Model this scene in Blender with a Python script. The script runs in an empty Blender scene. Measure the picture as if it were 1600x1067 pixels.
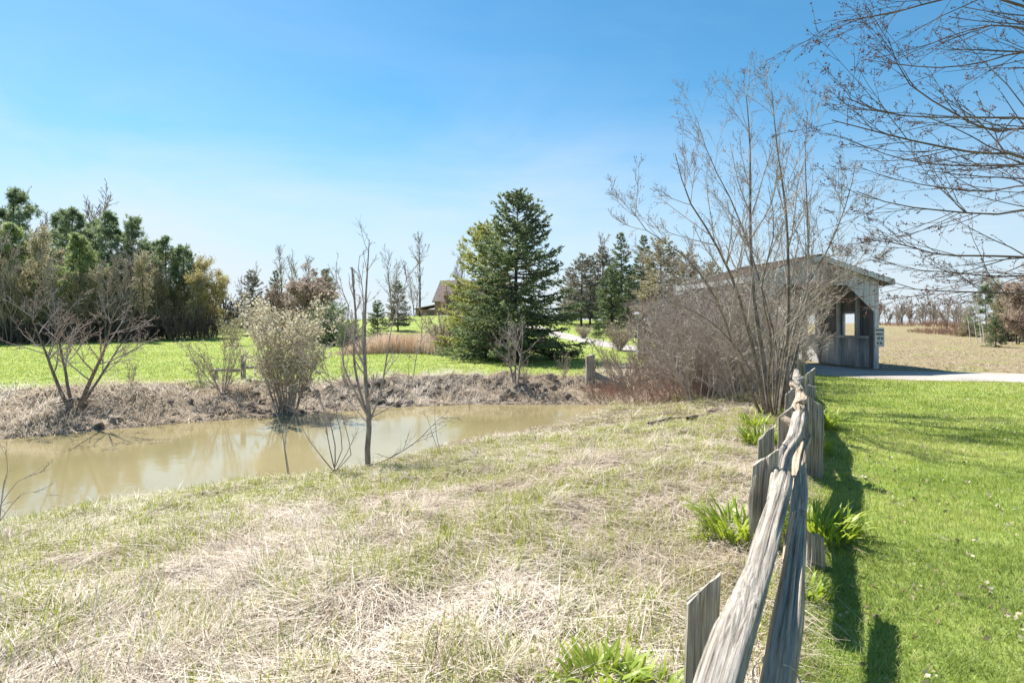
import bpy, math
import numpy as np
from math import radians, sin, cos, pi

# ------------------------------------------------------------------ camera, sky, sun, exposure
S = bpy.context.scene
COL = S.collection
CAMH, F, HZ = 1.75, 900.0, 505.0            # eye height (m), focal length and horizon in photo pixels
cam_d = bpy.data.cameras.new('camera'); cam = bpy.data.objects.new('camera', cam_d); COL.objects.link(cam)
cam_d.sensor_width = 36; cam_d.lens = F / 1600 * 36; cam_d.shift_y = -(533.5 - HZ) / 1600
cam_d.clip_start = 0.05; cam_d.clip_end = 6000
cam.location = (0, 0, CAMH); cam.rotation_euler = (radians(90), 0, 0)
S.camera = cam

SUN_AZ, SUN_EL = radians(-42), radians(52)   # azimuth from +Y, negative = to the left
W_ = bpy.data.worlds.new('World'); S.world = W_; W_.use_nodes = True
nt = W_.node_tree; nt.nodes.clear()
def N(tree, typ, **kw):
    n = tree.nodes.new(typ)
    for k, v in kw.items():
        if k in n.inputs.keys() and not hasattr(n, k): n.inputs[k].default_value = v
        else: setattr(n, k, v)
    return n
sky = N(nt, 'ShaderNodeTexSky', sky_type='NISHITA', sun_disc=False, sun_elevation=SUN_EL, sun_rotation=SUN_AZ,
        altitude=200, air_density=1.0, dust_density=0.15, ozone_density=3.0)
hs = N(nt, 'ShaderNodeHueSaturation'); hs.inputs['Saturation'].default_value = 1.24; hs.inputs['Hue'].default_value = .484
bg = N(nt, 'ShaderNodeBackground'); bg.inputs['Strength'].default_value = 0.077
wo = N(nt, 'ShaderNodeOutputWorld')
tc = N(nt, 'ShaderNodeTexCoord')
mp = N(nt, 'ShaderNodeMapping'); mp.inputs['Scale'].default_value = (1.1, 1.1, 3.6); mp.inputs['Location'].default_value = (0.35, 0.1, 0.2)
cn = N(nt, 'ShaderNodeTexNoise'); cn.inputs['Scale'].default_value = 1.7; cn.inputs['Detail'].default_value = 9; cn.inputs['Roughness'].default_value = 0.58; cn.inputs['Distortion'].default_value = .4
cr = N(nt, 'ShaderNodeValToRGB'); cr.color_ramp.elements[0].position = 0.40; cr.color_ramp.elements[1].position = 0.72
cr.color_ramp.elements[1].color = (0.8, 0.8, 0.8, 1)
mx = N(nt, 'ShaderNodeMixRGB'); mx.inputs['Color2'].default_value = (5.0, 5.45, 5.9, 1)
L = nt.links.new
L(tc.outputs['Generated'], mp.inputs['Vector']); L(mp.outputs[0], cn.inputs['Vector']); L(cn.outputs[0], cr.inputs[0])
L(sky.outputs[0], hs.inputs['Color']); 
szh = N(nt, 'ShaderNodeSeparateXYZ'); L(tc.outputs['Generated'], szh.inputs[0])
mrh = N(nt, 'ShaderNodeMapRange', interpolation_type='SMOOTHSTEP'); mrh.inputs['From Min'].default_value = .0; mrh.inputs['From Max'].default_value = .36; mrh.inputs['To Min'].default_value = .85; mrh.inputs['To Max'].default_value = 0
L(szh.outputs['Z'], mrh.inputs['Value'])
mxh = N(nt, 'ShaderNodeMixRGB'); mxh.inputs['Color2'].default_value = (4.1, 4.75, 5.45, 1); L(mrh.outputs[0], mxh.inputs['Fac']); L(hs.outputs[0], mxh.inputs['Color1'])
L(mxh.outputs[0], mx.inputs['Color1']); 
sz_ = N(nt, 'ShaderNodeSeparateXYZ'); L(tc.outputs['Generated'], sz_.inputs[0])
mr = N(nt, 'ShaderNodeMapRange', interpolation_type='SMOOTHSTEP'); mr.inputs['From Min'].default_value = .1; mr.inputs['From Max'].default_value = .42; mr.inputs['To Min'].default_value = 1; mr.inputs['To Max'].default_value = .12
L(sz_.outputs['Z'], mr.inputs['Value'])
ml_ = N(nt, 'ShaderNodeMath', operation='MULTIPLY'); L(cr.outputs[0], ml_.inputs[0]); L(mr.outputs[0], ml_.inputs[1]); L(ml_.outputs[0], mx.inputs['Fac'])
L(mx.outputs[0], bg.inputs['Color']); L(bg.outputs[0], wo.inputs['Surface'])

sun_d = bpy.data.lights.new('sun', 'SUN'); sun_d.energy = 4.8; sun_d.angle = radians(0.53); sun_d.color = (1.0, 0.95, 0.87)
sun = bpy.data.objects.new('sun', sun_d); COL.objects.link(sun)
sun.rotation_euler = (radians(90) - SUN_EL, 0, pi - SUN_AZ + 0.0)
sun.location = (-20, 30, 40)
S.view_settings.view_transform = 'Standard'; S.view_settings.look = 'None'
S.view_settings.gamma = 1; S.view_settings.exposure = 1.12
S.render.engine = 'CYCLES'
S.cycles.use_denoising = True; S.cycles.max_bounces = 6; S.cycles.transparent_max_bounces = 4
S.cycles.diffuse_bounces = 3; S.cycles.glossy_bounces = 2

# ------------------------------------------------------------------ noise, terrain
def hashn(ix, iy, s):
    n = (ix.astype(np.int64) * 374761393 + iy.astype(np.int64) * 668265263 + s * 974711) & 0x7fffffff
    n = ((n ^ (n >> 13)) * 1274126177) & 0x7fffffff
    return ((n ^ (n >> 16)) & 0xffff) / 65535.0
def noise(x, y, sc=1.0, s=0):
    x = np.asarray(x, float) * sc; y = np.asarray(y, float) * sc
    ix, iy = np.floor(x), np.floor(y); fx, fy = x - ix, y - iy
    fx = fx * fx * (3 - 2 * fx); fy = fy * fy * (3 - 2 * fy)
    a, b = hashn(ix, iy, s), hashn(ix + 1, iy, s); c, d = hashn(ix, iy + 1, s), hashn(ix + 1, iy + 1, s)
    return (a * (1 - fx) + b * fx) * (1 - fy) + (c * (1 - fx) + d * fx) * fy
def fbm(x, y, sc, s=0, o=3):
    return sum(noise(x, y, sc * 2 ** k, s + k * 7) * 0.5 ** k for k in range(o)) / (2 - 0.5 ** (o - 1))
def ss(a, b, x):
    t = np.clip((np.asarray(x, float) - a) / (b - a), 0, 1); return t * t * (3 - 2 * t)

WL = -0.70                                                    # water level
def wpt(px, py):
    Y = F * (CAMH - WL) / (py - HZ); return ((px - 800) / F * Y, Y)
near_sh = [(-30, 4.8), (-14, 6.0)] + [wpt(*p) for p in [(0, 822), (100, 803), (180, 787), (270, 771), (350, 760), (450, 750), (560, 733), (650, 712), (740, 691), (830, 677), (900, 658), (935, 645)]]
far_sh = [(3.4, 17.3)] + [wpt(*p) for p in [(910, 632), (800, 632), (720, 632), (650, 635), (580, 639), (500, 645), (420, 651), (350, 656), (270, 662), (200, 668), (100, 678), (0, 686)]] + [(-16, 11.2), (-30, 10.4)]
NEAR, FAR = np.array(near_sh), np.array(far_sh)
POND = np.vstack([NEAR, FAR])
def segdist(X, Y, pts):
    d = np.full(X.shape, 1e9)
    for (ax, ay), (bx, by) in zip(pts[:-1], pts[1:]):
        vx, vy = bx - ax, by - ay
        t = np.clip(((X - ax) * vx + (Y - ay) * vy) / (vx * vx + vy * vy + 1e-12), 0, 1)
        d = np.minimum(d, np.hypot(X - ax - t * vx, Y - ay - t * vy))
    return d
def inside(X, Y, pts):
    r = np.zeros(X.shape, bool); n = len(pts)
    for i in range(n):
        ax, ay = pts[i]; bx, by = pts[(i + 1) % n]
        c = ((ay > Y) != (by > Y)) & (X < (bx - ax) * (Y - ay) / (by - ay + 1e-12) + ax)
        r ^= c
    return r
# bridge placing: near left corner, axes
BA = radians(10)
BX, BY = np.array([cos(BA), sin(BA)]), np.array([-sin(BA), cos(BA)])
BR = np.array([13.75, 21.6]); BW, BL = 5.2, 5.05
B0 = BR - BX * BW
def bpt(x, y): return tuple(B0 + BX * x + BY * y)
ROAD = [(60, 13.5), (40, 13.6), (30, 14.2), (24, 15.6), (19, 17.2), (15.5, 18.6), bpt(BW / 2 + .3, -1.6), bpt(BW / 2, 2.2), bpt(BW / 2, 6.5), (8.2, 30), (7.2, 33.6), (6.2, 38), (4.9, 43.4), (3.7, 49), (2.0, 58), (-2.5, 68), (-8, 76)]
def smooth_line(pts, n=8):
    p = np.array(pts, float); out = []
    q = np.vstack([2 * p[0] - p[1], p, 2 * p[-1] - p[-2]])
    for i in range(1, len(q) - 2):
        for t in np.linspace(0, 1, n, endpoint=False):
            a, b, c, d = q[i - 1], q[i], q[i + 1], q[i + 2]
            out.append(.5 * ((2 * b) + (c - a) * t + (2 * a - 5 * b + 4 * c - d) * t * t + (3 * b - a - 3 * c + d) * t ** 3))
    out.append(p[-1]); return np.array(out)
ROADL = smooth_line(ROAD, 6)
def fenceX(Y): Y = np.asarray(Y, float); return np.where(Y < 20, -.35 + .59 * Y - .0057 * Y * Y, 9.17 + .362 * (Y - 20))

def hraw(X, Y):
    X = np.asarray(X, float); Y = np.asarray(Y, float)
    dn, df = segdist(X, Y, NEAR), segdist(X, Y, FAR)
    ins = inside(X, Y, POND)
    d = np.minimum(dn, df)
    side = ss(-1.2, 1.2, dn - df)
    b = -.2 * ss(14, 20, Y) * (1 - ss(2, 7, X))
    b = b + 3.1 * np.exp(-(((X + 9) / 30) ** 2 + ((Y - 88) / 38) ** 2)) + 1.55 * ss(25, 115, Y) * ss(6, 26, X)
    b = b - .12 * ss(1.0, 6, fenceX(Y) - X) * (1 - ss(9, 14, Y))
    wd = 5.5 * (1 - side) + 3.0 * side
    wd = wd + 1.2 * (noise(X, Y, .5, 3) - .5)
    f = np.clip(d / wd, 0, 1); fn = 1 - (1 - f) ** 1.6; fs = ss(0, 1, f) * .55 + f * .45
    f = fn * (1 - side) + fs * side
    h = WL + .015 + (b - WL - .015) * f
    bump = (fbm(X, Y, 1.1, 11) - .5) * .22 + (fbm(X, Y, 3.7, 5) - .5) * .10
    meadow = np.clip(d / .8, 0, 1) * np.where(X > fenceX(Y) - .2, .12, 1) * (1 - ss(19, 24, Y) * .8) 
    h = h + bump * meadow
    bankb = side * ss(0, .5, d) * (1 - ss(2.6, 3.6, d))
    h = h + bankb * (fbm(X, Y, 2.3, 21) - .45) * .42
    return np.where(ins, WL - .45 * ss(0, 1.6, d) - .02, h), d, side, ins
def ground_h(X, Y):
    h, d, side, ins = hraw(X, Y)
    dr = segdist(np.asarray(X, float), np.asarray(Y, float), ROADL[::2])
    hr = 3.1 * np.exp(-(((X + 9) / 30) ** 2 + ((Y - 88) / 38) ** 2)) * 1.0
    w = 1 - ss(1.9, 3.6, dr)
    return h * (1 - w) + (hr - .05) * w
def gz(x, y): return float(ground_h(np.array([x]), np.array([y]))[0])
def hit(px, py, ymax=130):
    """where the view ray through a photo pixel meets the ground"""
    ys = np.geomspace(1.2, ymax, 900); xs = (px - 800) / F * ys
    zs = CAMH - (py - HZ) / F * ys; g = np.maximum(ground_h(xs, ys), WL)
    k = np.argmax(zs <= g)
    if not (zs <= g).any(): k = len(ys) - 1
    return float(xs[k]), float(ys[k])
def XP(px, Y): return (px - 800) / F * Y
def ZP(py, Y): return CAMH - (py - HZ) / F * Y

# ------------------------------------------------------------------ mesh helpers
def make_mesh(name, V, faces, tone=None, mats=(), midx=None, smooth=False, col=None):
    """faces: list of int arrays (n,3) or (n,4)"""
    me = bpy.data.meshes.new(name)
    V = np.asarray(V, np.float32).reshape(-1, 3)
    faces = [np.asarray(f, np.int32) for f in faces if len(f)]
    loops = np.concatenate([f.ravel() for f in faces]); cnt = np.concatenate([np.full(len(f), f.shape[1], np.int32) for f in faces])
    st = np.concatenate([[0], np.cumsum(cnt)[:-1]]).astype(np.int32)
    me.vertices.add(len(V)); me.vertices.foreach_set('co', V.ravel())
    me.loops.add(len(loops)); me.loops.foreach_set('vertex_index', loops)
    me.polygons.add(len(cnt)); me.polygons.foreach_set('loop_start', st)
    if midx is not None: me.polygons.foreach_set('material_index', np.asarray(midx, np.int32))
    me.update(calc_edges=True)
    me.polygons.foreach_set('use_smooth', np.full(len(cnt), smooth))
    if tone is not None:
        a = me.attributes.new('tone', 'FLOAT', 'POINT'); a.data.foreach_set('value', np.asarray(tone, np.float32))
    if col is not None:
        a = me.attributes.new('zone', 'FLOAT_COLOR', 'POINT'); a.data.foreach_set('color', np.asarray(col, np.float32).ravel())
    for m in mats: me.materials.append(m)
    return me
class Bag:
    """collects shapes for one mesh"""
    def __init__(s): s.V, s.Fs, s.T, s.M, s.n = [], {3: [], 4: []}, [], {3: [], 4: []}, 0
    def add(s, V, Fc, tone=.5, m=0):
        V = np.asarray(V, float).reshape(-1, 3); Fc = np.asarray(Fc, int)
        if not len(Fc): return s
        s.V.append(V); k = Fc.shape[1]; s.Fs[k].append(Fc + s.n); s.M[k].append(np.full(len(Fc), m))
        s.T.append(np.broadcast_to(np.asarray(tone, float), (len(V),)) if np.ndim(tone) == 0 else np.asarray(tone, float))
        s.n += len(V); return s
    def mesh(s, name, mats, smooth=False):
        fs, ms = [], []
        for k in (3, 4):
            if s.Fs[k]: fs.append(np.concatenate(s.Fs[k])); ms.append(np.concatenate(s.M[k]))
        return make_mesh(name, np.concatenate(s.V), fs, np.concatenate(s.T), mats, np.concatenate(ms), smooth)
def obj(name, me, parent=None, loc=None, rot=None, scale=None):
    o = bpy.data.objects.new(name, me); COL.objects.link(o)
    if parent is not None: o.parent = parent
    if loc is not None: o.location = loc
    if rot is not None: o.rotation_euler = rot
    if scale is not None: o.scale = scale if np.ndim(scale) else (scale,) * 3
    return o
def tag(o, label=None, cat=None, group=None, kind=None):
    if label: o['label'] = label
    if cat: o['category'] = cat
    if group: o['group'] = group
    if kind: o['kind'] = kind
    return o
def thing(name, label, cat, loc, rotz=0, group=None, scale=1, tilt=(0, 0)):
    o = obj(name, None, None, loc, (tilt[0], tilt[1], rotz), scale); o.empty_display_size = .2
    return tag(o, label, cat, group)

def tubes(P, R, n=4):
    """P (B,K,3), R (B,K) -> verts, quads"""
    P = np.asarray(P, float); R = np.asarray(R, float); B, K, _ = P.shape
    d = P[:, -1] - P[:, 0]; d /= np.linalg.norm(d, axis=1, keepdims=True) + 1e-9
    a = np.where(np.abs(d[:, 2:3]) > .9, np.array([[1., 0, 0]]), np.array([[0, 0, 1.]]))
    u = np.cross(d, a); u /= np.linalg.norm(u, axis=1, keepdims=True) + 1e-9; v = np.cross(d, u)
    th = np.arange(n) * 2 * pi / n
    ring = np.cos(th)[None, :, None] * u[:, None, :] + np.sin(th)[None, :, None] * v[:, None, :]
    V = P[:, :, None, :] + R[:, :, None, None] * ring[:, None, :, :]
    idx = np.arange(B * K * n).reshape(B, K, n)
    a_, b_ = idx[:, :-1], idx[:, 1:]
    Q = np.stack([a_, np.roll(a_, -1, 2), np.roll(b_, -1, 2), b_], -1).reshape(-1, 4)
    return V.reshape(-1, 3), Q
def ribbons(P, W, side):
    """P (N,K,3), W (N,K) half widths, side (N,3)"""
    Nn, K, _ = P.shape
    V = np.stack([P - W[..., None] * side[:, None, :], P + W[..., None] * side[:, None, :]], 2)
    idx = np.arange(Nn * K * 2).reshape(Nn, K, 2)
    Q = np.stack([idx[:, :-1, 0], idx[:, :-1, 1], idx[:, 1:, 1], idx[:, 1:, 0]], -1).reshape(-1, 4)
    return V.reshape(-1, 3), Q
def unit(v): return v / (np.linalg.norm(v, axis=-1, keepdims=True) + 1e-9)
def grow(P0, D, Ln, R, K, wob, trop, rng, taper=.7):
    Nn = len(P0); P = np.zeros((Nn, K, 3)); P[:, 0] = P0; D = unit(D.copy()); st = (Ln / (K - 1))[:, None]
    for k in range(1, K):
        D = unit(D + wob * rng.normal(size=(Nn, 3)) + np.array([0, 0, trop]))
        P[:, k] = P[:, k - 1] + D * st
    t = np.linspace(0, 1, K)[None, :]
    return P, R[:, None] * (1 - taper * t)
def spawn(P, R, nper, t0, ang, angsd, lr, rng, rr=.6, lmin=.05, lfall=.55, t1=1.0):
    B, K, _ = P.shape
    Lp = np.linalg.norm(np.diff(P, axis=1), axis=2).sum(1)
    i = np.repeat(np.arange(B), nper); n = len(i)
    t = t0 + (t1 - t0) * rng.random(n) ** .9
    s = t * (K - 1); k = np.minimum(s.astype(int), K - 2); f = (s - k)[:, None]
    pos = P[i, k] * (1 - f) + P[i, k + 1] * f
    T = unit(P[i, k + 1] - P[i, k]); r = R[i, k] * (1 - f[:, 0]) + R[i, k + 1] * f[:, 0]
    Nv = unit(np.cross(T, rng.normal(size=(n, 3))))
    a = (ang + angsd * rng.normal(size=n))[:, None]
    D = T * np.cos(a) + Nv * np.sin(a)
    Lc = np.maximum(lmin, lr * Lp[i] * (1 - lfall * t) * rng.uniform(.55, 1.15, n))
    return pos, D, Lc, r * rr
def chain(pts, K=9):
    p = smooth_line(pts, 6); s = np.concatenate([[0], np.cumsum(np.linalg.norm(np.diff(p, axis=0), axis=1))]); s /= s[-1]
    t = np.linspace(0, 1, K); return np.stack([np.interp(t, s, p[:, j]) for j in range(3)], 1)
def buds_on(P, rng, nper, size, spread=.0, t0=.2):
    """small diamond buds along twigs"""
    B, K, _ = P.shape; i = np.repeat(np.arange(B), nper); n = len(i)
    s = (t0 + (1 - t0) * rng.random(n)) * (K - 1); k = np.minimum(s.astype(int), K - 2); f = (s - k)[:, None]
    c = P[i, k] * (1 - f) + P[i, k + 1] * f + rng.normal(size=(n, 3)) * spread
    sz = size * rng.uniform(.6, 1.4, n)
    a = unit(rng.normal(size=(n, 3))); b = unit(np.cross(a, rng.normal(size=(n, 3)))); d = np.cross(a, b)
    sz = sz[:, None]
    V = np.stack([c + a * sz * 1.3, c + b * sz * .6, c - b * sz * .3 + d * sz * .55, c - b * sz * .3 - d * sz * .55], 1)
    o = np.arange(n)[:, None, None] * 4
    Fc = np.array([[0, 1, 2], [0, 2, 3], [0, 3, 1], [1, 3, 2]])[None] + o
    return V.reshape(-1, 3), Fc.reshape(-1, 3), np.repeat(rng.random(n), 4)
def leaves_at(c, size, rng, up=0.0):
    n = len(c); a = unit(rng.normal(size=(n, 3)) + np.array([0, 0, up])); b = unit(np.cross(a, rng.normal(size=(n, 3))))
    sz = (size * rng.uniform(.6, 1.4, n))[:, None]
    V = np.stack([c - a * sz * .5, c + b * sz * .35, c + a * sz * .6, c - b * sz * .35], 1)
    return V.reshape(-1, 3), np.arange(n * 4).reshape(n, 4), np.repeat(rng.random(n), 4)

# ------------------------------------------------------------------ materials
def mat(name):
    m = bpy.data.materials.new(name); m.use_nodes = True; t = m.node_tree; t.nodes.clear()
    o = N(t, 'ShaderNodeOutputMaterial'); return m, t, o
def ramp(t, stops):
    r = N(t, 'ShaderNodeValToRGB'); e = r.color_ramp.elements
    while len(e) < len(stops): e.new(.5)
    for k, (p, c) in enumerate(stops): e[k].position = p; e[k].color = (*c, 1)
    return r
def tone_mat(name, stops, transl=.35, rough=.6, spec=.15, warm=None):
    """thin leaf or blade: colour from the per-piece tone, some light passing through"""
    m, t, o = mat(name); at = N(t, 'ShaderNodeAttribute', attribute_name='tone'); r = ramp(t, stops)
    t.links.new(at.outputs['Fac'], r.inputs[0])
    p = N(t, 'ShaderNodeBsdfPrincipled'); p.inputs['Roughness'].default_value = rough; p.inputs['Specular IOR Level'].default_value = spec
    t.links.new(r.outputs[0], p.inputs['Base Color'])
    if transl > 0:
        tr = N(t, 'ShaderNodeBsdfTranslucent'); mi = N(t, 'ShaderNodeMixShader'); mi.inputs[0].default_value = transl
        if warm:
            mm = N(t, 'ShaderNodeMixRGB', blend_type='MULTIPLY'); mm.inputs[0].default_value = 1; mm.inputs[2].default_value = (*warm, 1)
            t.links.new(r.outputs[0], mm.inputs[1]); t.links.new(mm.outputs[0], tr.inputs[0])
        else: t.links.new(r.outputs[0], tr.inputs[0])
        t.links.new(p.outputs[0], mi.inputs[1]); t.links.new(tr.outputs[0], mi.inputs[2]); t.links.new(mi.outputs[0], o.inputs[0])
    else: t.links.new(p.outputs[0], o.inputs[0])
    return m
def noise_mat(name, stops, scale=(1, 1, 1), nscale=8, detail=6, rough=.85, bump=.3, dist=.02, spec=.2, coord='Object', rgh=.6, second=None):
    m, t, o = mat(name); tcn = N(t, 'ShaderNodeTexCoord'); mpn = N(t, 'ShaderNodeMapping'); mpn.inputs['Scale'].default_value = scale
    nz = N(t, 'ShaderNodeTexNoise'); nz.inputs['Scale'].default_value = nscale; nz.inputs['Detail'].default_value = detail; nz.inputs['Roughness'].default_value = rgh
    oi = N(t, 'ShaderNodeObjectInfo'); ad = N(t, 'ShaderNodeVectorMath', operation='ADD'); sc = N(t, 'ShaderNodeVectorMath', operation='SCALE')
    sc.inputs[0].default_value = (37, 53, 91); t.links.new(oi.outputs['Random'], sc.inputs['Scale'])
    t.links.new(tcn.outputs[coord], ad.inputs[0]); t.links.new(sc.outputs[0], ad.inputs[1])
    t.links.new(ad.outputs[0], mpn.inputs[0]); t.links.new(mpn.outputs[0], nz.inputs['Vector'])
    r = ramp(t, stops); t.links.new(nz.outputs[0], r.inputs[0])
    p = N(t, 'ShaderNodeBsdfPrincipled'); p.inputs['Roughness'].default_value = rough; p.inputs['Specular IOR Level'].default_value = spec
    col = r.outputs[0]
    if second:   # larger blotches multiply the colour
        n2 = N(t, 'ShaderNodeTexNoise'); n2.inputs['Scale'].default_value = second[0]; n2.inputs['Detail'].default_value = 3
        t.links.new(ad.outputs[0], n2.inputs['Vector'])
        r2 = ramp(t, [(.35, second[1]), (.65, second[2])]); t.links.new(n2.outputs[0], r2.inputs[0])
        mm = N(t, 'ShaderNodeMixRGB', blend_type='MULTIPLY'); mm.inputs[0].default_value = 1
        t.links.new(col, mm.inputs[1]); t.links.new(r2.outputs[0], mm.inputs[2]); col = mm.outputs[0]
    t.links.new(col, p.inputs['Base Color'])
    if bump:
        b = N(t, 'ShaderNodeBump'); b.inputs['Strength'].default_value = bump; b.inputs['Distance'].default_value = dist
        t.links.new(nz.outputs[0], b.inputs['Height']); t.links.new(b.outputs[0], p.inputs['Normal'])
    t.links.new(p.outputs[0], o.inputs[0]); return m
M = {}
M['straw'] = tone_mat('straw', [(0, (.13, .09, .055)), (.2, (.32, .24, .16)), (.5, (.55, .46, .355)), (1, (.76, .685, .585))], .22, .55, .2)
M['grass'] = tone_mat('grass', [(0, (.12, .18, .035)), (.3, (.23, .31, .07)), (.7, (.35, .42, .12)), (.88, (.46, .47, .18)), (1, (.62, .56, .36))], .42, .5, .25, (1.2, 1.15, .6))
M['shoot'] = tone_mat('shoot', [(0, (.17, .23, .025)), (.5, (.31, .40, .04)), (1, (.47, .49, .09))], .45, .5, .2, (1.15, 1.1, .6))
M['lily'] = tone_mat('lily', [(0, (.17, .26, .04)), (.5, (.31, .42, .06)), (1, (.48, .53, .12))], .45, .4, .35, (1.15, 1.1, .5))
M['spruce'] = tone_mat('spruce', [(0, (.075, .105, .06)), (.5, (.185, .235, .115)), (1, (.34, .39, .18))], .5, .6, .2)
M['spruce_light'] = tone_mat('spruce_light', [(0, (.21, .23, .07)), (.5, (.39, .41, .13)), (1, (.56, .56, .22))], .5, .6, .2)
M['spruce_grey'] = tone_mat('spruce_grey', [(0, (.15, .145, .11)), (.5, (.27, .26, .20)), (1, (.42, .385, .30))], .45, .7, .15)
M['pine'] = tone_mat('pine', [(0, (.12, .17, .10)), (.5, (.25, .32, .17)), (1, (.44, .50, .27))], .55, .6, .2)
M['pine_light'] = tone_mat('pine_light', [(0, (.17, .23, .10)), (.5, (.34, .42, .18)), (1, (.52, .57, .28))], .55, .6, .2)
M['olive'] = tone_mat('olive', [(0, (.22, .20, .125)), (.5, (.38, .345, .215)), (1, (.53, .48, .33))], .5, .6, .1)
M['yellow'] = tone_mat('yellow', [(0, (.32, .27, .11)), (.5, (.50, .43, .19)), (1, (.62, .54, .28))], .4, .6, .1)
M['maroon'] = tone_mat('maroon', [(0, (.25, .185, .145)), (.5, (.42, .33, .265)), (1, (.56, .46, .38))], .4, .6, .1)
M['bud'] = tone_mat('bud', [(0, (.09, .035, .03)), (.6, (.20, .07, .06)), (1, (.33, .16, .10))], .15, .6, .1)
M['blossom'] = tone_mat('blossom', [(0, (.38, .33, .20)), (.4, (.60, .54, .38)), (1, (.80, .75, .60))], .3, .6, .1)
M['catkin'] = tone_mat('catkin', [(0, (.22, .20, .09)), (.5, (.40, .36, .18)), (1, (.55, .50, .30))], .3, .6, .1)
M['reed'] = tone_mat('reed', [(0, (.52, .33, .19)), (.5, (.76, .61, .49)), (1, (.86, .77, .68))], .25, .6, .1)
M['redbrush'] = tone_mat('redbrush', [(0, (.22, .12, .09)), (.5, (.36, .23, .175)), (1, (.45, .31, .24))], 0, .8, .1)
bk = [(0.3, (.08, .065, .052)), (.55, (.22, .185, .15)), (.8, (.38, .335, .285))]
M['bark'] = noise_mat('bark', bk, (1, 1, .35), 22, 5, .9, .5, .01)
M['bark_pale'] = noise_mat('bark_pale', [(.3, (.16, .13, .11)), (.6, (.36, .31, .26)), (.85, (.52, .46, .40))], (1, 1, .3), 20, 5, .9, .3, .01)
M['twig'] = noise_mat('twig', [(.3, (.25, .20, .165)), (.7, (.50, .42, .355))], (1, 1, 1), 3, 3, .85, 0, .01)
M['twig_grey'] = noise_mat('twig_grey', [(.3, (.28, .24, .205)), (.7, (.52, .46, .40))], (1, 1, 1), 3, 3, .85, 0, .01)
M['twig_dark'] = noise_mat('twig_dark', [(.3, (.08, .06, .052)), (.7, (.20, .155, .135))], (1, 1, 1), 3, 3, .85, 0, .01)
M['bark_dark'] = noise_mat('bark_dark', [(.3, (.03, .025, .02)), (.7, (.10, .08, .065))], (1, 1, .3), 14, 4, .9, .4, .02)
M['birch'] = noise_mat('birch', [(.36, (.12, .11, .10)), (.42, (.62, .60, .56)), (.8, (.75, .73, .69))], (1, 1, 4), 3, 4, .7, .2, .01)
wd_st = [(.28, (.055, .047, .04)), (.4, (.22, .195, .165)), (.55, (.46, .425, .375)), (.8, (.68, .64, .58))]
M['wood_x'] = noise_mat('wood_x', wd_st, (1.3, 60, 60), 1.5, 9, .85, 1.0, .012, .15, rgh=.7, second=(2.4, (.75, .73, .72), (1.1, 1.08, 1.05)))
M['wood_xb'] = noise_mat('wood_xb', [(.28, (.08, .058, .04)), (.42, (.32, .25, .18)), (.6, (.56, .46, .35)), (.85, (.70, .61, .50))], (1.3, 60, 60), 1.5, 9, .85, .9, .01, .15, rgh=.7)
M['wood_z'] = noise_mat('wood_z', wd_st, (55, 55, 1.3), 1.5, 9, .85, .8, .01, .15, rgh=.68, second=(3, (.72, .71, .68), (1.08, 1.06, 1.02)))
M['board'] = noise_mat('board', [(.25, (.24, .24, .24)), (.45, (.48, .475, .475)), (.65, (.64, .635, .63)), (.85, (.75, .745, .74))], (16, 16, .7), 1.6, 7, .85, .4, .006, .15, second=(1.2, (.7, .7, .72), (1.12, 1.12, 1.12)))
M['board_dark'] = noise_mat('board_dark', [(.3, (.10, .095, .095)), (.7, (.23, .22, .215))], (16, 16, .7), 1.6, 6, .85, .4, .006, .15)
M['shingle'] = noise_mat('shingle', [(.3, (.07, .055, .045)), (.6, (.16, .13, .105)), (.8, (.25, .205, .17))], (1, 1, 1), 9, 6, .9, .4, .02)
M['stone'] = noise_mat('stone', [(.3, (.11, .09, .075)), (.55, (.25, .21, .175)), (.8, (.42, .37, .32))], (1, 1, 1), 5, 7, .9, .8, .05, second=(2, (.6, .55, .5), (1.2, 1.2, 1.2)))
M['house_wall'] = noise_mat('house_wall', [(.3, (.26, .165, .115)), (.7, (.42, .29, .22))], (1, 1, 6), 2, 4, .85, .2, .02)
M['house_roof'] = noise_mat('house_roof', [(.3, (.15, .115, .10)), (.7, (.26, .20, .175))], (1, 1, 1), 5, 4, .9, .2, .02)
M['wire'] = noise_mat('wire', [(.3, (.22, .20, .18)), (.7, (.42, .39, .35))], (1, 1, 1), 30, 2, .5, 0)
M['dark_metal'] = noise_mat('dark_metal', [(.3, (.025, .022, .02)), (.7, (.06, .05, .045))], (1, 1, 1), 12, 3, .45, 0)
M['sign_face'] = noise_mat('sign_face', [(.3, (.50, .48, .44)), (.7, (.64, .62, .58))], (1, 1, 1), 9, 5, .6, 0)
M['sign_ink'] = noise_mat('sign_ink', [(.3, (.03, .03, .03)), (.7, (.07, .065, .06))], (1, 1, 1), 20, 2, .6, 0)
M['lamp_glass'] = noise_mat('lamp_glass', [(.3, (.55, .52, .45)), (.7, (.68, .65, .58))], (1, 1, 1), 6, 2, .25, 0)
M['trim'] = noise_mat('trim', [(.3, (.42, .36, .30)), (.7, (.55, .48, .42))], (1, 1, 1), 6, 2, .6, 0)
M['pane'] = noise_mat('pane', [(.3, (.03, .035, .04)), (.7, (.07, .08, .09))], (1, 1, 1), 2, 2, .08, 0, spec=.6)

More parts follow.
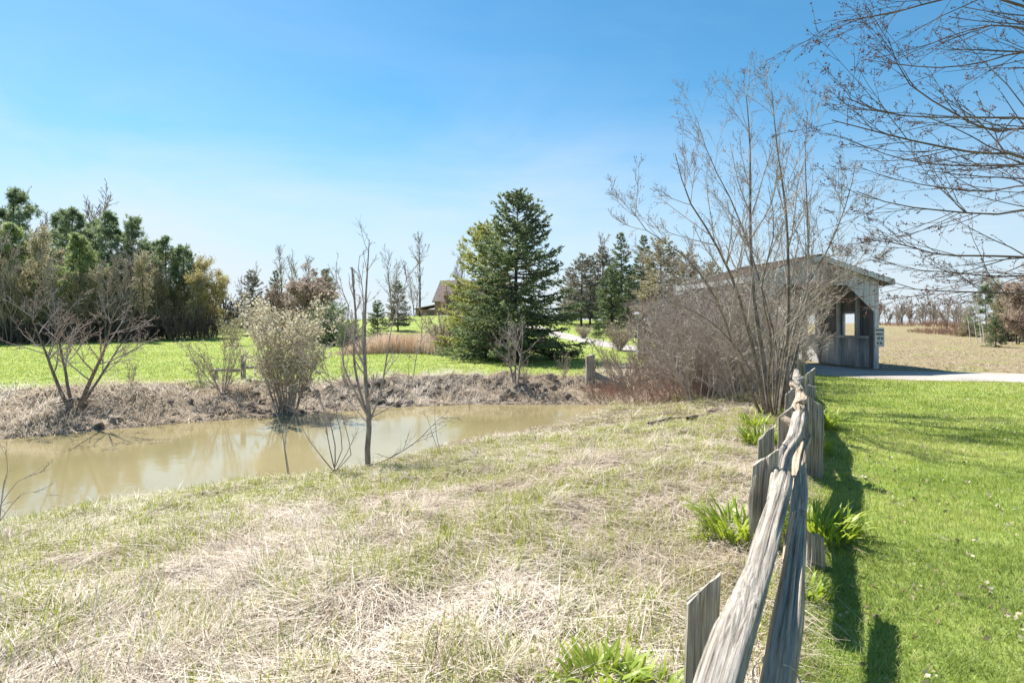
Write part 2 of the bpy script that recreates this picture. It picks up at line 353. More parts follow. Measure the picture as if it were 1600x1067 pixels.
# ground: zones mixed by the zone attribute (R lawn, G mud, B dry field)
def ground_mat():
    m, t, o = mat('ground'); k = t.links.new
    g = N(t, 'ShaderNodeNewGeometry'); z = N(t, 'ShaderNodeAttribute', attribute_name='zone'); sp = N(t, 'ShaderNodeSeparateColor'); k(z.outputs['Color'], sp.inputs[0])
    def nz(sc, det=5, rg=.6, scale=None):
        n = N(t, 'ShaderNodeTexNoise'); n.inputs['Scale'].default_value = sc; n.inputs['Detail'].default_value = det; n.inputs['Roughness'].default_value = rg
        if scale:
            mm = N(t, 'ShaderNodeMapping'); mm.inputs['Scale'].default_value = scale; k(g.outputs['Position'], mm.inputs[0]); k(mm.outputs[0], n.inputs['Vector'])
        else: k(g.outputs['Position'], n.inputs['Vector'])
        return n
    fine, mid, big = nz(38, 6, .75), nz(5.5, 6, .65), nz(.55, 4, .55)
    straw = ramp(t, [(.3, (.10, .075, .05)), (.5, (.26, .205, .145)), (.7, (.48, .40, .30))]); k(fine.outputs[0], straw.inputs[0])
    lawn = ramp(t, [(.3, (.15, .20, .045)), (.5, (.26, .325, .085)), (.7, (.37, .415, .14))]); k(mid.outputs[0], lawn.inputs[0])
    lawn2 = ramp(t, [(.32, (.82, .9, .7)), (.68, (1.18, 1.08, 1.2))]); k(big.outputs[0], lawn2.inputs[0])
    lm = N(t, 'ShaderNodeMixRGB', blend_type='MULTIPLY'); lm.inputs[0].default_value = 1; k(lawn.outputs[0], lm.inputs[1]); k(lawn2.outputs[0], lm.inputs[2])
    mud = ramp(t, [(.3, (.085, .066, .052)), (.5, (.22, .178, .138)), (.72, (.42, .35, .28))]); k(mid.outputs[0], mud.inputs[0])
    field = ramp(t, [(.28, (.15, .115, .06)), (.5, (.27, .215, .13)), (.72, (.38, .31, .20))])
    fn = nz(1.3, 6, .7, (1, 2.2, 1)); k(fn.outputs[0], field.inputs[0])
    # green patches in the dry field
    gp = ramp(t, [(.52, (0, 0, 0)), (.66, (.55, .55, .55))]); k(big.outputs[0], gp.inputs[0])
    f2 = N(t, 'ShaderNodeMixRGB'); k(gp.outputs[0], f2.inputs[0]); k(field.outputs[0], f2.inputs[1]); f2.inputs[2].default_value = (.24, .29, .06, 1)
    a = N(t, 'ShaderNodeMixRGB'); k(sp.outputs[2], a.inputs[0]); k(straw.outputs[0], a.inputs[1]); k(f2.outputs[0], a.inputs[2])
    b = N(t, 'ShaderNodeMixRGB'); k(sp.outputs[0], b.inputs[0]); k(a.outputs[0], b.inputs[1]); k(lm.outputs[0], b.inputs[2])
    c = N(t, 'ShaderNodeMixRGB'); k(sp.outputs[1], c.inputs[0]); k(b.outputs[0], c.inputs[1]); k(mud.outputs[0], c.inputs[2])
    p = N(t, 'ShaderNodeBsdfPrincipled'); p.inputs['Roughness'].default_value = .95; p.inputs['Specular IOR Level'].default_value = .1
    k(c.outputs[0], p.inputs['Base Color'])
    bm = N(t, 'ShaderNodeBump'); bm.inputs['Strength'].default_value = .9; bm.inputs['Distance'].default_value = .06; k(mid.outputs[0], bm.inputs['Height'])
    b2 = N(t, 'ShaderNodeBump'); b2.inputs['Strength'].default_value = .8; b2.inputs['Distance'].default_value = .012; k(fine.outputs[0], b2.inputs['Height']); k(bm.outputs[0], b2.inputs['Normal'])
    k(b2.outputs[0], p.inputs['Normal']); k(p.outputs[0], o.inputs[0]); return m
M['ground'] = ground_mat()
def water_mat():
    m, t, o = mat('pond_water'); k = t.links.new
    g = N(t, 'ShaderNodeNewGeometry')
    n = N(t, 'ShaderNodeTexNoise'); n.inputs['Scale'].default_value = 2.2; n.inputs['Detail'].default_value = 3
    mm = N(t, 'ShaderNodeMapping'); mm.inputs['Scale'].default_value = (1, 2.5, 1); k(g.outputs['Position'], mm.inputs[0]); k(mm.outputs[0], n.inputs['Vector'])
    n2 = N(t, 'ShaderNodeTexNoise'); n2.inputs['Scale'].default_value = .35; k(g.outputs['Position'], n2.inputs['Vector'])
    r = ramp(t, [(.35, (.24, .20, .10)), (.65, (.29, .245, .13))]); k(n2.outputs[0], r.inputs[0])
    p = N(t, 'ShaderNodeBsdfPrincipled'); p.inputs['Roughness'].default_value = .06; p.inputs['IOR'].default_value = 1.33
    p.inputs['Specular IOR Level'].default_value = .5; k(r.outputs[0], p.inputs['Base Color'])
    b = N(t, 'ShaderNodeBump'); b.inputs['Strength'].default_value = .07; b.inputs['Distance'].default_value = .02; k(n.outputs[0], b.inputs['Height'])
    k(b.outputs[0], p.inputs['Normal']); k(p.outputs[0], o.inputs[0]); return m
M['water'] = water_mat()
M['gravel'] = noise_mat('gravel', [(.3, (.26, .24, .215)), (.5, (.42, .39, .355)), (.7, (.54, .505, .47))], (1, 1, 1), 26, 6, .95, .6, .02, .1, 'Object', second=(.6, (.82, .8, .78), (1.08, 1.06, 1.05)))

# ------------------------------------------------------------------ ground, pond, road
rng = np.random.default_rng(7)
ys = np.concatenate([np.linspace(-8, 1.0, 30)[:-1], np.geomspace(3, 34, 250) - 2.0, np.geomspace(33.4, 1802, 90)[0:] - 1.0])
us = np.linspace(-1.7, 1.7, 330)
Yg = np.repeat(ys[:, None], len(us), 1); Xg = us[None, :] * (np.maximum(Yg, 0) + 11)
Hg, dg, sideg, insg = hraw(Xg, Yg); Hg = ground_h(Xg, Yg)
drg = segdist(Xg, Yg, ROADL[::2])
right = ss(-.05, .15, Xg - fenceX(Yg) - .1) * (1 - ss(21, 23, Yg + 0 * Xg))
roadY = np.interp(Xg, ROADL[:42, 0][::-1], ROADL[:42, 1][::-1])
right = right * (1 - ss(-.3, .5, Yg - roadY + 1.6 + .5 * (noise(Xg, Yg, .8, 4) - .5)))
farl = sideg * ss(2.6, 3.4, dg + .9 * (noise(Xg, Yg, .9, 9) - .5)) * (1 - ss(2, 7, Xg - .12 * (Yg - 20) - 3.0 * ss(20, 30, Yg))) * ss(12, 14, Yg) * (1 - insg)
farl = np.maximum(farl, ss(24, 27, Yg) * (1 - ss(8, 13, Xg - .05 * Yg)))
lawn = np.clip(np.maximum(right, farl), 0, 1)
field = ss(22, 25, Yg) * ss(7, 12, Xg - .05 * Yg) * (1 - lawn)
field = np.maximum(field, ss(.2, .6, Yg - roadY) * ss(13, 15, Xg))
mud = sideg * (1 - ss(2.2, 3.2, dg)) * ss(-9.5, -6.0, Xg) * (.35 + .65 * ss(.35, .6, fbm(Xg, Yg, 1.3, 31))) * (Yg > 9) * (1 - ss(22, 25, Yg))
mud = np.maximum(mud, (1 - ss(.0, .45, dg)) * .85)
forest = ss(43, 47, Yg) * (1 - ss(-17, -13, Xg)) ; mud = np.maximum(mud, forest * .8)
mud = np.where(insg, 1, mud) * (1 - lawn * .9)
zone = np.stack([lawn, mud, field, np.ones_like(lawn)], -1)
ny, nx = Xg.shape; idx = np.arange(ny * nx).reshape(ny, nx)
Q = np.stack([idx[:-1, :-1], idx[:-1, 1:], idx[1:, 1:], idx[1:, :-1]], -1).reshape(-1, 4)
g = obj('ground', make_mesh('ground', np.stack([Xg, Yg, Hg], -1), [Q], None, [M['ground']], smooth=True, col=zone.reshape(-1, 4)))
tag(g, kind='structure')
# pond water: the pond outline pushed out a little under its banks
wx = np.linspace(-32, 6, 60); wy = np.linspace(3, 19, 30)
WX, WY = np.meshgrid(wx, wy); ix = np.arange(WX.size).reshape(WX.shape)
Qw = np.stack([ix[:-1, :-1], ix[:-1, 1:], ix[1:, 1:], ix[1:, :-1]], -1).reshape(-1, 4)
cx = WX.ravel()[Qw].mean(1); cy = WY.ravel()[Qw].mean(1)
keep = inside(cx, cy, POND) | (segdist(cx, cy, np.vstack([POND, POND[:1]])) < 1.1)
tag(obj('pond_water', make_mesh('pond_water', np.stack([WX, WY, np.full(WX.shape, WL)], -1), [Qw[keep]], None, [M['water']], smooth=True)), kind='structure')
# road strip
def strip(line, half, lift, name, m):
    half = np.where((np.arange(len(line)) > 9 * 14)[:, None], half * .66, half)
    t = np.gradient(line, axis=0); t /= np.linalg.norm(t, axis=1, keepdims=True); nrm = np.stack([-t[:, 1], t[:, 0]], 1)
    cs = np.linspace(-1, 1, 7); ed = 1 + .06 * (noise(np.arange(len(line)), np.zeros(len(line)), .9, 2) - .5)
    Pp = line[:, None, :] + nrm[:, None, :] * (cs[None, :] * half)[..., None] * ed[:, None, None]
    z = 3.1 * np.exp(-(((Pp[..., 0] + 9) / 30) ** 2 + ((Pp[..., 1] - 88) / 38) ** 2)) + lift - .05 * cs[None, :] ** 2
    ii = np.arange(Pp.shape[0] * 7).reshape(-1, 7)
    q = np.stack([ii[:-1, :-1], ii[1:, :-1], ii[1:, 1:], ii[:-1, 1:]], -1).reshape(-1, 4)[:, ::-1]
    return obj(name, make_mesh(name, np.concatenate([Pp, z[..., None]], -1), [q], None, [m], smooth=True))
tag(strip(smooth_line(ROAD, 14), 1.75, .012, 'gravel_road', M['gravel']), kind='structure')

# ------------------------------------------------------------------ covered bridge
def prism(x0, x1, zb0, zb1, zt0, zt1, y0, y1):
    V = [(x0, y0, zb0), (x1, y0, zb1), (x1, y1, zb1), (x0, y1, zb0), (x0, y0, zt0), (x1, y0, zt1), (x1, y1, zt1), (x0, y1, zt0)]
    Fq = [(0, 3, 2, 1), (4, 5, 6, 7), (0, 1, 5, 4), (1, 2, 6, 5), (2, 3, 7, 6), (3, 0, 4, 7)]
    return V, Fq
def box(b, x0, x1, y0, y1, z0, z1, m=0):
    v, f = prism(x0, x1, z0, z0, z1, z1, y0, y1); return b.add(v, f, .5, m)
def part_prism(name, a, parent, m, loc=(0, 0, 0)):
    b = Bag(); v, f = prism(*a); b.add(v, f); return obj(name, b.mesh(name, [m]), parent, loc)
RIDGE, EAVE, OV, OVF = 4.16, 3.44, .45, .25
def roofz(x):
    xr = min(x, BW - x); return EAVE + (RIDGE - EAVE) * xr / (BW / 2)
def openz(x):
    xr = min(x, BW - x)
    if xr < .2: return 0.0
    return 2.18 + (xr - .2) * .86 if xr < 1.34 else 3.16
bridge = thing('covered_bridge', 'weathered grey wooden covered bridge with a gabled roof over the gravel road', 'bridge', (*B0, 0.0), BA)
brng = np.random.default_rng(3)
for yy, pn in ((0.0, 'near_portal'), (BL - .06, 'far_portal')):
    b = Bag()
    for xa in (0, BW - .2): box(b, xa, xa + .2, yy + .03, yy + .23 if yy == 0 else yy - .17, -.35, EAVE)
    box(b, .2, BW - .2, yy + (.05 if yy == 0 else -.09), yy + (.13 if yy == 0 else -.01), 3.2, 3.36)
    por = obj('portal_frame', b.mesh('portal_frame', [M['board_dark']]), bridge)
    x = 0.0
    while x < BW - .01:
        w = min(.2 + .04 * brng.random(), BW - x); e = x + w - .008
        pts = sorted([x, e] + [q for q in (.2, 1.34, BW - 1.34, BW - .2, BW / 2) if x < q < e])
        bb = Bag(); off = brng.uniform(-.006, .006)
        for a_, c_ in zip(pts[:-1], pts[1:]):
            za, zc = openz(a_ + 1e-4), openz(c_ - 1e-4)
            if min(za, zc) == 0: za = zc = -.3 if (a_ < .1 or c_ > BW - .1) else 0
            v, f = prism(a_, c_, za, zc, roofz(a_) - .03, roofz(c_) - .03, yy + off - .012, yy + .022 + off); bb.add(v, f)
        obj('board', bb.mesh('board', [M['board']]), por); x += w
for xs_, sgn in ((0.0, 1), (BW, -1)):
    b = Bag()
    for yy in (.12, .92, 1.95, 3.1, 4.15, 4.9):
        box(b, xs_ + sgn * .03, xs_ + sgn * .15, yy - .05, yy + .05, 0, EAVE - .02)
    box(b, xs_ + sgn * .14, xs_ + sgn * .2, .02, BL - .08, 1.16, 1.27)
    sw = obj('side_wall', b.mesh('side_wall', [M['board']]), bridge)
    y = .03
    while y < BL - .1:
        w = min(.19 + .05 * brng.random(), BL - .07 - y); e = y + w - .009; off = brng.uniform(-.005, .005)
        xa = xs_ + sgn * (.0 + off); xb = xs_ + sgn * (.025 + off)
        win = any(y + w / 2 > a_ and y + w / 2 < a_ + .6 for a_ in (1.12, 3.36))
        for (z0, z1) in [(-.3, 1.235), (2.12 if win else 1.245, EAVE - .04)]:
            bb = Bag(); box(bb, min(xa, xb), max(xa, xb), y, e, z0, z1); obj('board', bb.mesh('board', [M['board'] if z0 < 0 else M['board_dark']]), sw)  # upper boards darker: the bridge's inside shade is put into their colour
        y += w
    for yc in (1.42, 3.66):
        bb = Bag(); xf0, xf1 = sorted((xs_ - sgn * .02, xs_ + sgn * .05))
        box(bb, xf0, xf1, yc - .36, yc - .28, 1.22, 2.14); box(bb, xf0, xf1, yc + .28, yc + .36, 1.22, 2.14); box(bb, xf0, xf1, yc - .278, yc + .278, 2.13, 2.2)
        obj('window_frame', bb.mesh('window_frame', [M['board']]), sw)
bd = Bag(); 
for x_ in (.5, 1.9, 3.3, 4.7): box(bd, x_ - .12, x_ + .12, .1, BL - .1, -.42, -.09)
dk = obj('deck', bd.mesh('deck', [M['board_dark']]), bridge)
for i in range(20):
    y0 = i * BL / 20; part_prism('plank', (.03, BW - .03, -.08, -.08, .018 + .004 * brng.random(), .018, y0 + .004, y0 + BL / 20 - .006), dk, M['board'])
b = Bag()
nc = 13
for sgn in (0, 1):
    for c in range(nc):
        t0, t1 = c / nc, (c + 1.25) / nc
        xa = BW / 2 * (1 - t0) - OV * t0; xb = BW / 2 * (1 - min(t1, 1)) - OV * min(t1, 1)
        sl = (RIDGE - EAVE) / (BW / 2)
        za = RIDGE + .05 - sl * (BW / 2 - xa); zb = RIDGE + .085 - sl * (BW / 2 - xb)
        if sgn: xa, xb = BW - xa, BW - xb
        v, f = prism(xb, xa, zb - .03, za - .03, zb, za, -OVF, BL + OVF); b.add(v, f, .5, 0)
roof = obj('roof', b.mesh('roof', [M['shingle']]), bridge)
sl = (RIDGE - EAVE) / (BW / 2)
for yy in (-OVF - .03, BL + OVF):
    for sgn in (0, 1):
        xa, xb = BW / 2, -OV
        za, zb = RIDGE + .05, RIDGE + .05 - sl * (BW / 2 + OV)
        if sgn: xa, xb = BW - xa, BW - xb
        part_prism('fascia_board', (xb, xa, zb - .19, za - .19, zb - .01, za - .01, yy, yy + .03), roof, M['board'])
for sgn in (0, 1):
    zb = RIDGE + .05 - sl * (BW / 2 + OV); x0 = -OV - .03 if not sgn else BW + OV
    part_prism('eave_board', (x0, x0 + .03, zb - .19, zb - .19, zb + .0, zb + .0, -OVF, BL + OVF), roof, M['board'])
    for yy in np.arange(.02, BL + .01, .72):
        xa, xb = BW / 2, -OV + .01
        if sgn: xa, xb = BW - xa, BW - xb
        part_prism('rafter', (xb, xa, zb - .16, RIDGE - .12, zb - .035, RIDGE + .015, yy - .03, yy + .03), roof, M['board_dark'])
b = Bag(); box(b, BW / 2 - .1, BW / 2 + .1, -OVF - .01, BL + OVF + .01, RIDGE + .06, RIDGE + .1); obj('ridge_cap', b.mesh('ridge_cap', [M['shingle']]), roof)

# clearance sign on the bridge's corner post
sx, sy = bpt(BW - .06, -.1)
sign = thing('clearance_sign', 'small pale height limit sign on the corner post of the covered bridge', 'sign', (sx, sy, 1.23), BA)
nseg = 6; w_, h_, r_ = .2, .36, .05; prof = []
for cx_, cz_, a0 in ((w_ - r_, h_ - r_, 0), (-w_ + r_, h_ - r_, 90), (-w_ + r_, -h_ + r_, 180), (w_ - r_, -h_ + r_, 270)):
    for k in range(nseg + 1): a = radians(a0 + 90 * k / nseg); prof.append((cx_ + r_ * cos(a), cz_ + r_ * sin(a)))
npf = len(prof); V = [(x, -.012, z) for x, z in prof] + [(x, .012, z) for x, z in prof]
me = bpy.data.meshes.new('panel')
me.from_pydata(V, [], [tuple(range(npf)), tuple(range(2 * npf - 1, npf - 1, -1))] + [(k, k + npf, (k + 1) % npf + npf, (k + 1) % npf) for k in range(npf)])
me.materials.append(M['sign_face']); pan = obj('panel', me, sign)
dg_ = None
def text_mesh(txt, size, loc, parent, name='lettering'):
    cu = bpy.data.curves.new(name, 'FONT'); cu.body = txt; cu.size = size; cu.align_x = 'CENTER'; cu.align_y = 'CENTER'; cu.extrude = .002; cu.offset = .004
    to = bpy.data.objects.new(name, cu); COL.objects.link(to)
    bpy.context.view_layer.update()
    me = bpy.data.meshes.new_from_object(to.evaluated_get(bpy.context.evaluated_depsgraph_get()))
    bpy.data.objects.remove(to); me.name = name; me.materials.clear(); me.materials.append(M['sign_ink'])
    return obj(name, me, parent, loc, (pi / 2, 0, 0))
for txt, sz, z in (('MAXIMUM', .075, .26), ('HEIGHT', .09, .11), ('10 ft', .15, -.05), ('6 in', .15, -.22)):
    text_mesh(txt, sz, (0, -.015, z), sign)
b = Bag(); box(b, -.03, .03, .012, .09, -.2, .2); obj('bracket', b.mesh('bracket', [M['dark_metal']]), sign)

# ------------------------------------------------------------------ split rail fence
def rail_mesh(name, Ln, r, seed, m, sag=0.0, flat=.85, twist=.5, bend=.05):
    """gnarled split rail along local x"""
    rg = np.random.default_rng(seed); K, n = 60, 40
    t = np.linspace(0, 1, K); th = np.arange(n) * 2 * pi / n
    cy = bend * (noise(t * 3, t * 0, 1, seed) - .5) * 2; cz = bend * .7 * (noise(t * 3, t * 0, 1, seed + 5) - .5) * 2 - sag * np.sin(pi * t)
    rad = r * (1 + .4 * (noise(t * 5, t * 0, 1, seed + 9) - .5)) * (.86 + .14 * np.minimum(1, np.minimum(t, 1 - t) * 12))
    TH = th[None, :] + twist * t[:, None] * .5 - pi / 2
    gro = np.zeros((K, n))
    for s_, am in ((2.2, .26), (4.5, .16)):
        a_ = (np.cos(th)[None, :] * s_ + 0 * t[:, None]); b_ = (np.sin(th)[None, :] * s_ + 0 * t[:, None])
        gro += am * (noise(a_ * 2 + 7, b_ * 2 + t[:, None] * 2.2, 1, seed + 2) - .5)
    aw = np.minimum(th, 2 * pi - th)[None, :] + 0 * t[:, None]
    g1 = noise(aw * 3.2 + .9 * (noise(t * 4, t * 0, 1, seed + 4)[:, None] - .5), t[:, None] * 2.5 + 0 * aw, 1, seed + 6)
    gro -= .34 * np.clip((g1 - .56) / .14, 0, 1) + .05 * (noise(aw * 9, t[:, None] * 7 + 0 * aw, 1, seed + 8) - .5) - .10 * (noise(aw * 5, t[:, None] * 3 + 0 * aw, 1, seed + 12) - .5)
    rr = rad[:, None] * (1 + gro)
    x = np.repeat((t * Ln)[:, None], n, 1) + 0
    x[0] += r * .8 * (rg.random(n) - .5); x[-1] += r * .8 * (rg.random(n) - .5)
    V = np.stack([x, cy[:, None] + rr * np.cos(TH), cz[:, None] + rr * np.sin(TH) * flat], -1).reshape(-1, 3)
    ii = np.arange(K * n).reshape(K, n)
    Qd = np.stack([ii[:-1], ii[1:], np.roll(ii[1:], -1, 1), np.roll(ii[:-1], -1, 1)], -1).reshape(-1, 4)[:, ::-1]
    c0, c1 = len(V), len(V) + 1; V = np.vstack([V, [V[:n].mean(0)], [V[-n:].mean(0)]])
    T = np.array([(c0, (k + 1) % n, k) for k in range(n)] + [(c1, (K - 1) * n + k, (K - 1) * n + (k + 1) % n) for k in range(n)])[:, ::-1]
    return make_mesh(name, V, [T, Qd], None, [m], smooth=True)
def post_mesh(name, H, w, d, slant, seed, m):
    """weathered plank post with a slanted pointed top, local z up; slant = extra height on the +x edge"""
    K = 22; V = []; nx_, nd = 11, 3
    ring = [(-.5 + i / (nx_ - 1), -.5) for i in range(nx_)] + [(.5, -.5 + j / nd) for j in range(1, nd)] + [(.5 - i / (nx_ - 1), .5) for i in range(nx_)] + [(-.5, .5 - j / nd) for j in range(1, nd)]
    n = len(ring); ra = np.array(ring)
    for k in range(K):
        t = k / (K - 1)
        top = H - slant * (.5 - ra[:, 0]) + .035 * (noise(ra[:, 0] * 5 + seed, ra[:, 1] * 3, 1, seed + 7) - .5)
        z = -.35 + t * (top + .35)
        tw = 1 - .06 * t
        nz_ = .016 * (noise(ra[:, 0] * 9 + seed, np.full(n, 1.) + ra[:, 1] * 9 + t * .8, 1, seed) - .5) * 2
        nz_ = nz_ - .012 * np.clip((noise(ra[:, 0] * 13 + seed * 3, np.full(n, t * 1.2), 1, seed + 11) - .6) / .2, 0, 1) + .006 * (noise(ra[:, 0] * 6, np.full(n, t * 9.), 1, seed + 13) - .5)
        tw = tw * (1 + .10 * (float(noise(np.array([t * 3.5]), np.array([0.]), 1, seed + 17)[0]) - .5))
        nz2 = .022 * (noise(np.full(n, t * 4.), ra[:, 0] * 0, 1, seed + 3) - .5)
        gx = ra[:, 0] * w * tw + nz2 + nz_ * np.sign(ra[:, 0]) * .5; gy = ra[:, 1] * d * tw + nz_ * np.sign(ra[:, 1])
        V.append(np.stack([gx, gy, z], 1))
    V = np.concatenate(V); ii = np.arange(K * n).reshape(K, n)
    Qd = np.stack([ii[:-1], np.roll(ii[:-1], -1, 1), np.roll(ii[1:], -1, 1), ii[1:]], -1).reshape(-1, 4)
    c = len(V); V = np.vstack([V, [V[-n:].mean(0)]])
    T = np.array([((K - 1) * n + k, (K - 1) * n + (k + 1) % n, c) for k in range(n)])
    return make_mesh(name, V, [T, Qd], None, [m], smooth=False)
fx0 = float(fenceX(2.0))
fence = thing('split_rail_fence', 'old grey split rail fence with paired plank posts along the lawn edge', 'fence', (fx0, 2.0, gz(fx0, 2.0)))
foff = np.array(fence.location)
def fpart(o, p, rot=(0, 0, 0)): o.location = tuple(np.array(p) - foff); o.rotation_euler = rot; return o
fang = lambda Y: math.atan2(1, float(fenceX(Y + .05) - fenceX(Y - .05)) / .1)
def fpost(Y, side_off, H, w, d, slant, seed, rz=None, tilt=(0, 0)):
    a = fang(Y); nrm = np.array([sin(a), -cos(a)])           # to the right of the fence
    x, y = float(fenceX(Y)) + nrm[0] * side_off, Y + nrm[1] * side_off
    o = obj('post', post_mesh('post', H, w, d, slant, seed, M['wood_z']), fence)
    return fpart(o, (x, y, gz(x, y)), (tilt[0], tilt[1], (rz if rz is not None else radians(-22))))
for (Y, so, H, w, d, sl_, sd, tx, ty) in [
    (2.3, -.22, .69, .15, .055, .15, 1, 0, .02), (4.3, -.21, .80, .19, .055, .15, 2, 0, .05), (4.95, -.21, .80, .13, .05, .12, 3, 0, -.02), (4.1, .16, .24, .12, .05, -.03, 4, 0, .03),
    (6.4, -.16, .80, .15, .07, .14, 5, 0, .03), (6.45, .15, .80, .17, .09, -.10, 6, 0, .02),
    (8.3, -.16, .80, .15, .07, .14, 7, 0, .03), (8.5, .15, .78, .16, .08, -.06, 8, 0, -.04),
    (10.9, -.2, .86, .17, .07, .05, 9, 0, -.02), (10.6, .18, .90, .17, .09, .12, 10, 0, .02),
    (13.2, -.16, .8, .15, .07, .1, 11, 0, .03), (13.2, .16, .8, .15, .07, -.1, 12, 0, .0), (15.6, -.16, .8, .15, .07, .1, 13, 0, .03), (15.6, .16, .8, .15, .07, -.1, 14, 0, .0)]:
    fpost(Y, so, H, w, d, sl_, sd, None, (tx, ty))
def frail(Ya, Yb, za, zb, r, seed, m, oa=0., ob=0., **kw):
    def pt(Y, o_, z):
        a = fang(Y); return np.array([float(fenceX(Y)) + sin(a) * o_, Y - cos(a) * o_, z + gz(float(fenceX(Y)), Y)])
    A, B = pt(Ya, oa, za), pt(Yb, ob, zb); v = B - A; Ln = np.linalg.norm(v)
    o = obj('rail', rail_mesh('rail', Ln, r, seed, m, **kw), fence)
    return fpart(o, A, (0, -math.asin(v[2] / Ln), math.atan2(v[1], v[0])))
frail(.75, 3.75, .50, .74, .060, 21, M['wood_x'], .02, .0, bend=.05)
frail(.7, 3.6, .24, .58, .05, 22, M['wood_xb'], .10, .07, bend=.03)
frail(3.5, 6.75, .54, .72, .066, 23, M['wood_x'], -.06, -.02, bend=.035)
frail(3.3, 6.6, .36, .46, .058, 24, M['wood_xb'], .06, .05, bend=.03)
frail(6.2, 8.8, .66, .68, .066, 25, M['wood_xb'], .03, -.02, bend=.04)
frail(6.2, 8.7, .40, .46, .075, 26, M['wood_x'], .0, .03, bend=.04)
frail(8.2, 11.2, .62, .66, .08, 27, M['wood_x'], -.03, .03, bend=.06)
frail(8.2, 11.0, .34, .38, .075, 28, M['wood_x'], .03, .0, bend=.05)
frail(10.6, 13.5, .6, .62, .08, 29, M['wood_x'], .0, .0, bend=.05)
frail(10.6, 13.5, .3, .3, .075, 30, M['wood_x'], .02, .0, bend=.05)
frail(13.0, 15.9, .6, .58, .08, 31, M['wood_x'], .0, .0, bend=.05)
# wire twist at the first span, and broken rail stubs at the second station
a = fang(2.1); wpts = []
for t in np.linspace(0, 2.1 * pi, 40):
    wpts.append((float(fenceX(2.1)) + sin(a) * (.10 + .085 * cos(t)), 2.1 - cos(a) * (.10 + .085 * cos(t)) + .02 * sin(3 * t), .42 + .11 * sin(t) + gz(float(fenceX(2.1)), 2.1)))
wp = np.array(wpts)[None] - foff
v, f = tubes(wp, np.full((1, 40), .003), 5); b = Bag().add(v, f); obj('wire', b.mesh('wire', [M['wire']], True), fence)
for k, (Y, o_, z, Ln, r, rz, ry) in enumerate([(6.2, .02, .62, .34, .05, 1.3, -.5), (6.1, .05, .5, .30, .045, 2.2, -.7), (8.4, .0, .72, .3, .05, 1.6, -.4), (6.5, .0, .8, .25, .04, .9, -.3)]):
    o = obj('rail_stub', rail_mesh('rail_stub', Ln, r, 60 + k, M['wood_xb'], bend=.02), fence); x = float(fenceX(Y))
    fpart(o, (x + o_, Y, gz(x, Y) + z), (0, ry, rz))

# ------------------------------------------------------------------ grasses (uncountable: stuff)
def scatter(bins, dens, xlo, xhi, rg):
    out = []
    for (a, b), dn in zip(zip(bins[:-1], bins[1:]), dens):
        lo, hi = min(xlo(a), xlo(b)), max(xhi(a), xhi(b)); n = int((b - a) * max(hi - lo, 0) * dn)
        out.append(np.stack([lo + (hi - lo) * rg.random(n), a + (b - a) * rg.random(n)], 1))
    return np.concatenate(out)
def blades(p, h, ln, w, az, el0, el1, K, rg, lift=None):
    """curved blades: base p (n,2) on heights h, elevation angle going from el0 to el1 along the blade"""
    n = len(p); P = np.zeros((n, K, 3)); P[:, 0, :2] = p; P[:, 0, 2] = h + (lift if lift is not None else 0)
    st = ln / (K - 1)
    for k in range(1, K):
        e = el0 + (el1 - el0) * (k - .5) / (K - 1)
        P[:, k] = P[:, k - 1] + np.stack([np.cos(e) * np.cos(az), np.cos(e) * np.sin(az), np.sin(e)], 1) * st[:, None]
    W = w[:, None] * np.linspace(1, .15, K)[None, :]
    sd = np.stack([-np.sin(az), np.cos(az), .5 * (rg.random(n) - .5)], 1)
    v, q = ribbons(P, W, unit(sd)); return v, q, K * 2
def tri_blades(p, h, ln, w, rg, lean=.5, lodir=None):
    n = len(p); az = rg.random(n) * 2 * pi; d = np.stack([np.cos(az), np.sin(az), np.zeros(n)], 1)
    base = np.concatenate([p, h[:, None]], 1); sd = np.stack([-np.sin(az), np.cos(az), np.zeros(n)], 1)
    tip = base + d * (ln * lean * rg.random(n))[:, None] + np.array([0, 0, 1.]) * ln[:, None]
    V = np.stack([base - sd * w[:, None], base + sd * w[:, None], tip], 1).reshape(-1, 3)
    return V, np.arange(n * 3).reshape(n, 3)
rg = np.random.default_rng(11)
# 1 matted straw of the meadow
p = scatter([1.0, 2, 3, 4.5, 6.5, 9, 12, 17], [4200, 3600, 2700, 1800, 1150, 700, 420], lambda Y: -1.15 * Y - 1.2, lambda Y: float(fenceX(Y)) + .25, rg)
hh, d_, s_, in_ = hraw(p[:, 0], p[:, 1])
ok = (~in_) & (d_ > .05) & (p[:, 0] < fenceX(p[:, 1]) + .12 * rg.normal(size=len(p))) & (s_ < .5)
p = p[ok]; hh = hh[ok]; Yp = p[:, 1]; n = len(p)
clump = fbm(p[:, 0], p[:, 1], .9, 41); flow = 2 * pi * fbm(p[:, 0], p[:, 1], .45, 51, 2) * 1.6
stand = rg.random(n) < (.06 + .16 * ss(.5, .7, clump))
az = np.where(rg.random(n) < .6, flow + .8 * rg.normal(size=n), rg.random(n) * 2 * pi)
ln = rg.uniform(.10, .42, n) * (.7 + .7 * clump) * np.where(stand, .7, 1.0)
w = np.maximum(.0016 + .0016 * rg.random(n), .00042 * Yp * rg.uniform(.7, 1.3, n))
el0 = np.where(stand, rg.uniform(.3, 1.2, n), rg.uniform(-.08, .28, n)); el1 = np.where(stand, rg.uniform(-.2, 1.0, n), rg.uniform(-.35, .1, n))
v, q, kk = blades(p, hh, ln, w, az, el0, el1, 3, rg, np.where(stand, -.01, rg.random(n) ** 2 * .06))
big = fbm(p[:, 0], p[:, 1], .6, 61)
